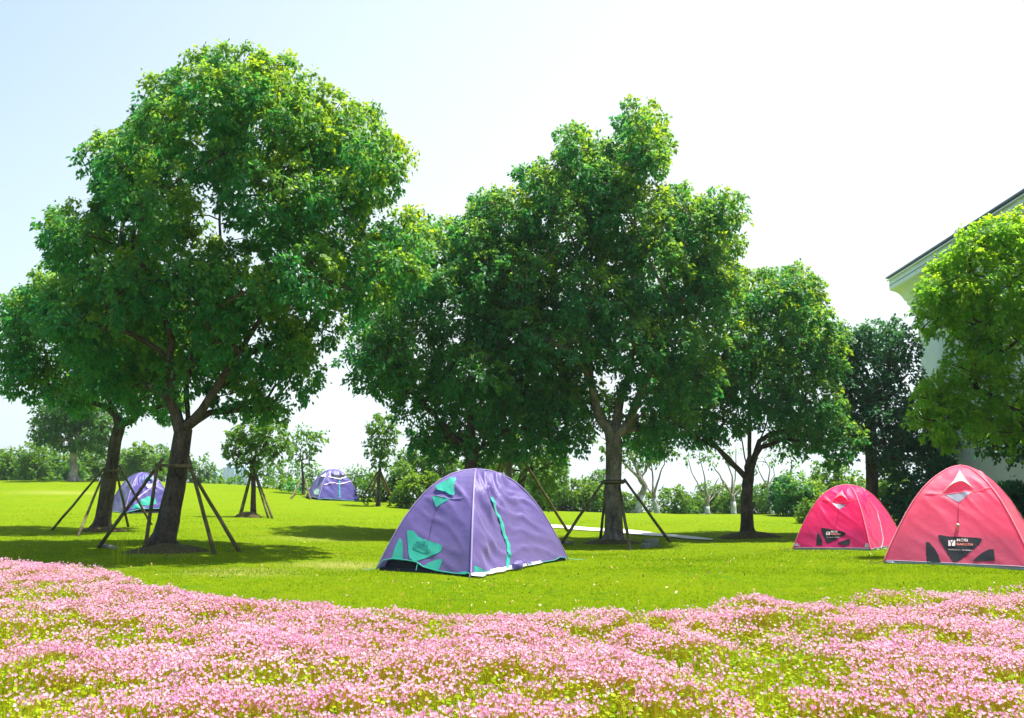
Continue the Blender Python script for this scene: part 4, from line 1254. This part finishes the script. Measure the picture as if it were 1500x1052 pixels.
    def inner(s, mat, root, k=.93):
        m = MB(); n = 12; vs = []; fs = []
        rows = [0, .05, .1, .18, .3]
        ring = []
        for f in range(4):
            for i in range(n): ring.append((f, i / n))
        for t in rows:
            for (f, u) in ring:
                p = s.S(f, u, t, raw=True); vs.append(Vector((s.C.x + (p.x - s.C.x) * k, s.C.y + (p.y - s.C.y) * k, p.z)))
        N = len(ring)
        for j in range(len(rows) - 1):
            for i in range(N): fs.append((j * N + i, j * N + (i + 1) % N, (j + 1) * N + (i + 1) % N, (j + 1) * N + i))
        fs.append(tuple(range((len(rows) - 1) * N, len(rows) * N)))
        m.add(vs, fs); return m.build('inner_tent', mat, root, True)
    def groundsheet(s, mat, root, k=.985, h=.055):
        m = MB(); n = 10; vs = []; fs = []
        ring = [(f, i / n) for f in range(4) for i in range(n)]
        for (kk, z) in ((k, 0), (k + .004, h * .5), (k - .012, h), (.5, h * .8)):
            for (f, u) in ring:
                p = s.S(f, u, 0, raw=True); zz = H(p.x, p.y) + z + (.01 * noise.noise(Vector((p.x * 5, p.y * 5, z * 30))) if z else 0)
                vs.append(Vector((s.C.x + (p.x - s.C.x) * kk, s.C.y + (p.y - s.C.y) * kk, zz)))
        N = len(ring)
        for j in range(3):
            for i in range(N): fs.append((j * N + i, j * N + (i + 1) % N, (j + 1) * N + (i + 1) % N, (j + 1) * N + i))
        m.add(vs, fs); return m.build('groundsheet', mat, root, True)
    def text(s, body, f, px, py, w_px, mat, root, name='lettering', off=.012, bold=0.0):
        """lettering centred on photo pixel (px, py)"""
        cu = bpy.data.curves.new(name, 'FONT'); cu.body = body; cu.align_x = 'CENTER'; cu.align_y = 'CENTER'; cu.offset = bold
        cu.resolution_u = 2
        tmp = bpy.data.objects.new(name, cu); col.objects.link(tmp)
        bpy.context.view_layer.update()
        me = bpy.data.meshes.new_from_object(tmp.evaluated_get(bpy.context.evaluated_depsgraph_get()))
        bpy.data.objects.remove(tmp); bpy.data.curves.remove(cu)
        u0, t0 = s.uv(f, px, py); L = (s.c[(f + 1) % 4] - s.c[f]).length
        pa = s.S(f, u0, t0, raw=True); e = .01
        su = (s.S(f, u0 + e, t0, raw=True) - pa).length / e; st = (s.S(f, u0, t0 + e, raw=True) - pa).length / e
        xs = [v.co.x for v in me.vertices]; wd = max(xs) - min(xs)
        q0 = proj(pa); q1 = proj(s.S(f, u0 + e, t0, raw=True)); ppu = abs(q1[0] - q0[0]) / e
        k = (w_px / ppu) * su / wd
        for v in me.vertices:
            v.co = s.S(f, u0 + v.co.x * k / su, t0 + v.co.y * k / st, off)
        return link(name, me, mat, root)
    def guy(s, ci, root, mat, dist=.5, t=.0):
        c = s.c[ci]; o = Vector((c.x - s.C.x, c.y - s.C.y, 0)).normalized()
        a = s.S(ci, 0, max(t, .02)); b = c + o * dist; b.z = H(b.x, b.y) + .02
        m = MB(); m.tube([a, (a + b) / 2 - Vector((0, 0, .015)), b], [.005] * 3, 5); m.build('guy_line', mat, root)
        m = MB(); m.tube([b + Vector((0, 0, .05)) + o * .02, b - Vector((0, 0, .12)) - o * .03], [.006, .005], 6); m.build('peg', M['metal'], root)

def crop(ox, oy, k, pts): return [(ox + x * k, oy + y * k) for x, y in pts]
def rounded(poly, r=.22, n=4):
    out = []
    N = len(poly)
    for i in range(N):
        p = Vector(poly[i]); a = Vector(poly[i - 1]); b = Vector(poly[(i + 1) % N])
        p0 = p.lerp(a, r); p1 = p.lerp(b, r)
        for k in range(n + 1):
            t = k / n; q = p0 * (1 - t) ** 2 + p * 2 * t * (1 - t) + p1 * t * t; out.append((q.x, q.y))
    return out

def hood(tn, f, peak, left, right, bottom, mat, root, reach=.11, under=None):
    """awning over the vent: flush at the peak, standing off along its lower edge"""
    up, ul, ur, ub = [tn.uv(f, *q) for q in (peak, left, right, bottom)]
    n = 12; m = MB(); vs = []
    for j in range(n + 1):
        v = j / n
        for i in range(n + 1):
            w = i / n
            # lower edge runs left - bottom - right as an arch
            e = (ul[0] * (1 - w) + ur[0] * w, (ul[1] * (1 - w) + ur[1] * w) + (ub[1] - (ul[1] + ur[1]) / 2) * math.sin(math.pi * w))
            u = up[0] * (1 - v) + e[0] * v; t = up[1] * (1 - v) + e[1] * v
            vs.append(tn.S(f, u, t, .012 + reach * (v ** 1.3) * (math.sin(math.pi * min(1, max(0, w))) ** .7)))
    for j in range(n):
        for i in range(n):
            a = j * (n + 1) + i; m.f.append((a, a + 1, a + n + 2, a + n + 1))
    m.v = [tuple(v) for v in vs]
    o = m.build('vent_hood', mat, root, True)
    ed = MB(); ed.tube([vs[n * (n + 1) + i] for i in range(n + 1)], [.007] * (n + 1), 6)
    ed.build('hood_edge', mat, o, True)
    return o

# ---- central purple tent
def purple_main():
    F = hit(689, 847)
    t = Tent(F, 35.5, 1.95, 2.78, 1.62, {0: .050, 3: .020, 1: .012, 2: .012}, 3.1,
             {3: [(0, .012), (.02, .09), (.14, .115), (.3, .105), (.4, .095), (.5, .055), (.65, .03), (.85, .018), (.96, .02), (.985, .04), (1, .012)], 0: [(0, .012), (.1, .02), (.5, .022), (.86, .02), (.94, .045), (1, .012)]})
    root = empty('dome_tent', (t.C.x, t.C.y, t.C.z), 'large purple dome tent with teal patches and zip, in the centre of the lawn', 'tent', 'dome tents on the lawn')
    t.fly(M['purple'], root)
    t.sleeve(0, M['purple_pale'], root); t.sleeve(1, M['purple_pale'], root)
    t.inner(M['black_fab'], root); t.groundsheet(M['black_fab'], root, .97, .05)
    K = .25333; O = (500, 650)
    cr = lambda pts: crop(*O, K, pts)
    f = 3
    t.patch('logo_panel', f, cr(rounded([(378, 500), (420, 506), (450, 545), (592, 590), (572, 632), (430, 683), (393, 662)], .25)), M['teal'], root)
    t.patch('side_panel', f, cr([(340, 545), (352, 562), (358, 600), (358, 676), (293, 668), (305, 625), (322, 578)]), M['teal'], root)
    t.patch('side_panel', f, cr([(585, 668), (585, 685), (566, 728), (540, 734), (472, 712), (505, 690), (550, 672)]), M['teal'], root)
    t.text('MOBI', f, 500 + 462 * K, 650 + 578 * K, 14, M['dark_print'], root); t.text('GARDEN', f, 500 + 462 * K, 650 + 596 * K, 22, M['dark_print'], root)
    t.cordline('print_line', f, cr([(415, 606), (520, 618)]), .003, M['dark_print'], root, .010)
    t.patch('vent_hood', f, cr(rounded([(550, 262), (598, 238), (668, 202), (662, 250), (655, 302), (632, 306), (606, 288), (562, 288)], .15, 2)), M['teal'], root, .035)
    t.patch('vent_window', f, cr([(527, 308), (632, 325), (590, 352), (552, 373)]), M['teal'], root)
    t.strip('seam', f, cr([(530, 304), (600, 322), (650, 322), (702, 318)]), .008, M['purple_pale'], root, .009)
    t.cordline('cord', f, cr([(552, 374), (535, 440), (515, 520), (498, 590)]), .0035, M['cord_p'], root)
    g = 0
    t.strip('zip_flap', g, cr([(862, 325), (882, 375), (905, 420), (925, 460), (932, 500), (948, 540), (964, 580), (966, 640), (960, 722)]), .042, M['teal'], root, .014)
    t.patch('corner_patch', g, cr([(768, 706), (795, 718), (822, 738), (770, 742)]), M['teal'], root)
    t.patch('corner_patch', f, cr([(690, 742), (722, 738), (732, 752), (690, 756)]), M['teal'], root)
    t.hemline(3, M['teal'], root, .010); t.hemline(0, M['teal'], root, .007); t.hemline(1, M['teal'], root); t.hemline(2, M['teal'], root)
    # loose white skirt lying on the grass along the right face
    m = MB(); vs = []; n = 30
    a0, b0 = t.c[0], t.c[1]; o = Vector(((a0 + b0) / 2 - t.C).xy.to_3d()).normalized()
    for k in range(n + 1):
        u = .0 + .70 * k / n; p = a0.lerp(b0, u); w = (.17 * (1 - .75 * u / .7) + .02) * (1 + .4 * noise.noise(Vector((k * .35, 0, 0))))
        for j in range(5):
            q = p + o * (w * j / 4 - .02); vs.append((q.x, q.y, H(q.x, q.y) + .035 + .012 * noise.noise(Vector((k * .5, j, 1))) + (.03 if j == 0 else 0)))
    m.add(vs, [(k * 5 + j, k * 5 + j + 1, k * 5 + j + 6, k * 5 + j + 5) for k in range(n) for j in range(4)])
    m.build('ground_skirt', M['white_fab'], root, True)
    # pale strip in front of the left face
    for c in range(4): t.guy(c, root, M['teal'] if c else M['cord_p'], .22 if c != 1 else .3)
    # toggle half way along the hem
    q = t.S(3, .42, .09); m = MB(); m.tube([q, Vector((q.x, q.y, t.C.z + .03)) + Vector((-.02, -.06, 0))], [.006, .006], 6); m.build('hem_toggle', M['teal'], root)
    return t
tp = purple_main()
def small_bag(t):
    p = t.c[0].lerp(t.c[1], .40); o = Vector(((t.c[0] + t.c[1]) / 2 - t.C).xy.to_3d()).normalized()
    p = p + o * .10; p.z = H(p.x, p.y)
    root = empty('stuff_sack', p, 'small purple sack lying against the right foot of the central purple tent', 'bag')
    bm = bmesh.new(); bmesh.ops.create_icosphere(bm, subdivisions=3, radius=1)
    d = (t.c[1] - t.c[0]).normalized()
    for v in bm.verts:
        c = v.co; k = 1 + .25 * noise.noise(c * 1.8)
        v.co = p + d * (max(-.8, min(.8, c.x)) * .15 * k) + o * (c.y * .06 * k) + Vector((0, 0, .075 + max(-.75, c.z) * .075 * k))
    me = bpy.data.meshes.new('body'); bm.to_mesh(me); bm.free(); link('body', me, M['purple'], root, True)
    m = MB(); q = p + d * .15 + Vector((0, 0, .09)); m.tube([q, q + d * .07 + Vector((0, 0, .01)), q + d * .12 + o * .03 - Vector((0, 0, .07))], [.012, .01, .005], 6); m.build('drawstring', M['cord_p'], root, True)
small_bag(tp)

def pink_tent(label, F, yaw, wl, wr, h, fab, K, O, poly, seed, group='dome tents on the lawn', wrk=.02, txt=True, prof=None):
    t = Tent(F, yaw, wl, wr, h, {0: .030, 3: wrk, 1: .012, 2: .012}, seed, {3: [(0, .012), (.08, .026), (.9, .028), (1, .02)], 0: [(0, .012), (.1, .02), (.9, .025), (1, .012)]}, prof)
    root = empty('dome_tent', (t.C.x, t.C.y, t.C.z), label, 'tent', group)
    t.fly(fab, root); t.sleeve(0, M['pink_pale'], root, .012); t.sleeve(1, M['pink_pale'], root, .012)
    t.inner(M['grey_fab'], root, .95); t.groundsheet(M['grey_fab'], root, .985, .05)
    cr = lambda pts: crop(*O, K, pts)
    f = 3
    t.patch('logo_panel', f, cr(rounded(poly['tri'], .3)), M['black_fab'], root)
    t.patch('side_panel', f, cr(poly['wl']), M['black_fab'], root); t.patch('side_panel', f, cr(poly['wr']), M['black_fab'], root)
    hood(t, f, *cr(poly['hood']), M['white_fab'] if txt else M['pink_pale'], root, .055)
    t.patch('vent_window', f, cr(poly['vent']), M['grey_fab'], root)
    t.strip('seam', f, cr(poly['seam']), .007, M['pink_pale'], root, .008)
    t.cordline('cord', f, cr(poly['cord']), .004, M['cord'], root)
    if 'knot' in poly:
        q = t.S(f, *t.uv(f, *cr([poly['knot']])[0]), .03); m = MB()
        m.tube([q + Vector((0, 0, .03)), q, q - Vector((0, 0, .03))], [.015, .034, .014], 8); m.build('cord_lock', M['metal'], root, True)
        m = MB(); m.tube([q - Vector((0, 0, .03)), q - Vector((.01, 0, .08)), q - Vector((0, 0, .14))], [.016, .02, .006], 6); m.build('pull_tab', M['red_print'], root)
    tx, ty = O[0] + poly['txt'][0] * K, O[1] + poly['txt'][1] * K; w = poly['tw']
    t.text('MOBI', f, tx - w * .14, ty - w * .17, w * .66, M['print'], root, bold=.01)
    t.text('GARDEN', f, tx, ty + w * .08, w * .98, M['red_print'], root, bold=.02)
    t.text('PROFESSIONAL  IN CAMPING', f, tx - w * .25, ty + w * .42, w * 1.45, M['print'], root)
    # emblem: a pale block cut by a dark Y
    e = w * .42; ex, ey = tx - w * .78, ty
    for pl in ([(-.5, -.42), (-.38, -.42), (-.12, .02), (-.12, .42), (-.5, .42)], [(.5, -.42), (.38, -.42), (.02, .1), (.02, .42), (.5, .42)], [(-.22, -.42), (.2, -.42), (-.03, -.08)]):
        t.patch('emblem', f, [(ex + x * e, ey + y * e) for x, y in pl], M['print'], root, .012)
    for i, cp in enumerate(poly['corners']):
        t.patch('corner_patch', f, cr(cp), M['grey_fab'], root)
    if 'zip' in poly: t.strip('zip_flap', 0, cr(poly['zip']), .020, M['grey_fab'], root, .012)
    for k in range(4): t.hemline(k, M['grey_fab'], root, .008)
    for c in range(4): t.guy(c, root, M['cord'], .25)
    return t
BIG = dict(tri=[(535, 660), (640, 680), (935, 690), (905, 745), (710, 900), (675, 895)], wl=[(446, 725), (475, 728), (520, 780), (555, 840), (574, 904), (458, 908)], wr=[(845, 888), (880, 855), (940, 810), (990, 788), (1028, 788), (1038, 884)],
           hood=[(738, 120), (588, 300), (852, 268), (720, 238)], vent=[(605, 318), (842, 300), (780, 350), (727, 388)], seam=[(440, 318), (600, 320), (850, 292), (1060, 262)],
           cord=[(724, 388), (724, 480), (722, 570)], knot=(722, 590), txt=(778, 737), tw=24, corners=[[(115, 880), (160, 878), (185, 905), (188, 925), (105, 925)]])
tb = pink_tent('large salmon pink dome tent with black logo panels, cut by the right edge', hit(1517, 837), 34, 2.28, 2.5, 1.70, M['pink_soft'], .17107, (1280, 670), BIG, 9.0, wrk=.014, prof=np.array([1, .958, .892, .80, .70, .595, .49, .41, .325, .235, .16, .095, 0.0]))
SML = dict(tri=[(432, 618), (475, 612), (745, 665), (738, 695), (520, 805), (500, 780)], wl=[(395, 668), (430, 700), (455, 760), (458, 822), (380, 820)], wr=[(630, 808), (700, 770), (770, 748), (797, 752), (785, 824)],
           hood=[(700, 150), (560, 300), (780, 295), (668, 248)], vent=[(575, 318), (755, 325), (700, 365), (662, 388)], seam=[(440, 262), (570, 300), (760, 300), (890, 270)],
           cord=[(658, 388), (650, 480), (615, 600)], txt=(618, 680), tw=14, corners=[[(98, 800), (150, 795), (185, 838), (100, 832)], [(985, 800), (1015, 800), (1025, 850), (970, 850)]],
           zip=[(1040, 290), (1085, 345), (1120, 410), (1140, 490), (1170, 600), (1190, 700), (1185, 800), (1165, 870)])
tsm = pink_tent('smaller hot pink dome tent with black logo panels, left of the large pink tent', hit(1275, 807), 41, 2.0, 2.65, 1.64, M['pink'], .12, (1150, 700), SML, 15.0, wrk=.02, txt=False)

def far_tent(label, F, yaw, wl, wr, h, seed, K, O, poly, hem):
    t = Tent(F, yaw, wl, wr, h, {0: .03, 3: .02, 1: .012, 2: .012}, seed, hem)
    root = empty('dome_tent', (t.C.x, t.C.y, t.C.z), label, 'tent', 'dome tents on the lawn')
    t.fly(M['blue_violet'], root, 36, 40); t.sleeve(0, M['purple_pale'], root, .016); t.sleeve(1, M['purple_pale'], root, .016)
    t.inner(M['black_fab'], root); t.groundsheet(M['black_fab'], root, .985, .05)
    cr = lambda pts: crop(*O, K, pts)
    for (nm, f, pts, mt) in poly.get('patch', []): t.patch(nm, f, cr(pts), M[mt], root, .010)
    for (nm, f, pts, w, mt) in poly.get('strip', []): t.strip(nm, f, cr(pts), w, M[mt], root, .012)
    for (f, pts, mt) in poly.get('hood', []): hood(t, f, *cr(pts), M[mt], root, .08)
    for k in range(4): t.hemline(k, M['teal'], root, .012)
    for c in range(4): t.guy(c, root, M['cord_p'], .3)
    return t
far_tent('purple dome tent with teal panel seen behind the poles between the two left trunks', hit(182, 753), 50, 2.3, 2.0, 1.62, 22., .0951, (140, 680),
         dict(patch=[('logo_panel', 0, [(760, 520), (820, 495), (930, 540), (935, 610), (800, 640), (700, 630), (690, 560)], 'teal'), ('side_panel', 0, [(590, 630), (700, 600), (720, 670), (560, 690)], 'teal'),
                     ('vent_window', 0, [(770, 330), (880, 300), (860, 350), (800, 370)], 'white_fab')],
              strip=[('seam', 0, [(1000, 250), (850, 360), (700, 480), (640, 530)], .03, 'purple_pale')],
              hood=[(0, [(790, 150), (700, 290), (880, 270), (790, 240)], 'teal')]),
         {0: [(0, .012), (.12, .05), (.3, .10), (.9, .11), (1, .05)]})
far_tent('distant purple dome tent with a teal zip, standing on the rise', hit(466, 733), 60, 2.35, 2.45, 1.72, 28., .08, (430, 670),
         dict(patch=[('logo_panel', 3, [(370, 620), (420, 570), (480, 600), (470, 690), (380, 680)], 'teal'), ('vent_window', 0, [(680, 320), (950, 320), (920, 365), (830, 390), (720, 350)], 'black_fab')],
              strip=[('zip_flap', 0, [(838, 420), (840, 520), (842, 640), (848, 740)], .035, 'teal'), ('rolled_flap', 0, [(640, 345), (720, 375), (830, 405), (900, 385), (960, 350)], .05, 'white_fab'), ('rolled_flap', 0, [(560, 500), (650, 475), (760, 470), (860, 490), (960, 460), (1060, 440)], .045, 'purple_pale')],
              hood=[(3, [(620, 260), (490, 350), (600, 360), (540, 380)], 'white_fab')]),
         {3: [(0, .012), (.1, .06), (.9, .06), (1, .03)], 0: [(0, .012), (.1, .04), (.4, .045), (.6, .02), (1, .012)]})
# ------------------------------------------------------------------ haze
def haze():
    m = MB(); m.box((0, 400, 5), (1480, 1080, 140))
    t = MT('haze_air')
    v = t.node('ShaderNodeVolumePrincipled'); v.inputs['Color'].default_value = (.80, .90, 1.0, 1); v.inputs['Density'].default_value = .00032
    v.inputs['Anisotropy'].default_value = .2
    t.link(v.outputs[0], t.out.inputs['Volume'])
    o = m.build('haze', t.m); tag(o, 'thin bluish summer haze over the far trees and towers', 'haze', kind='stuff')
haze()
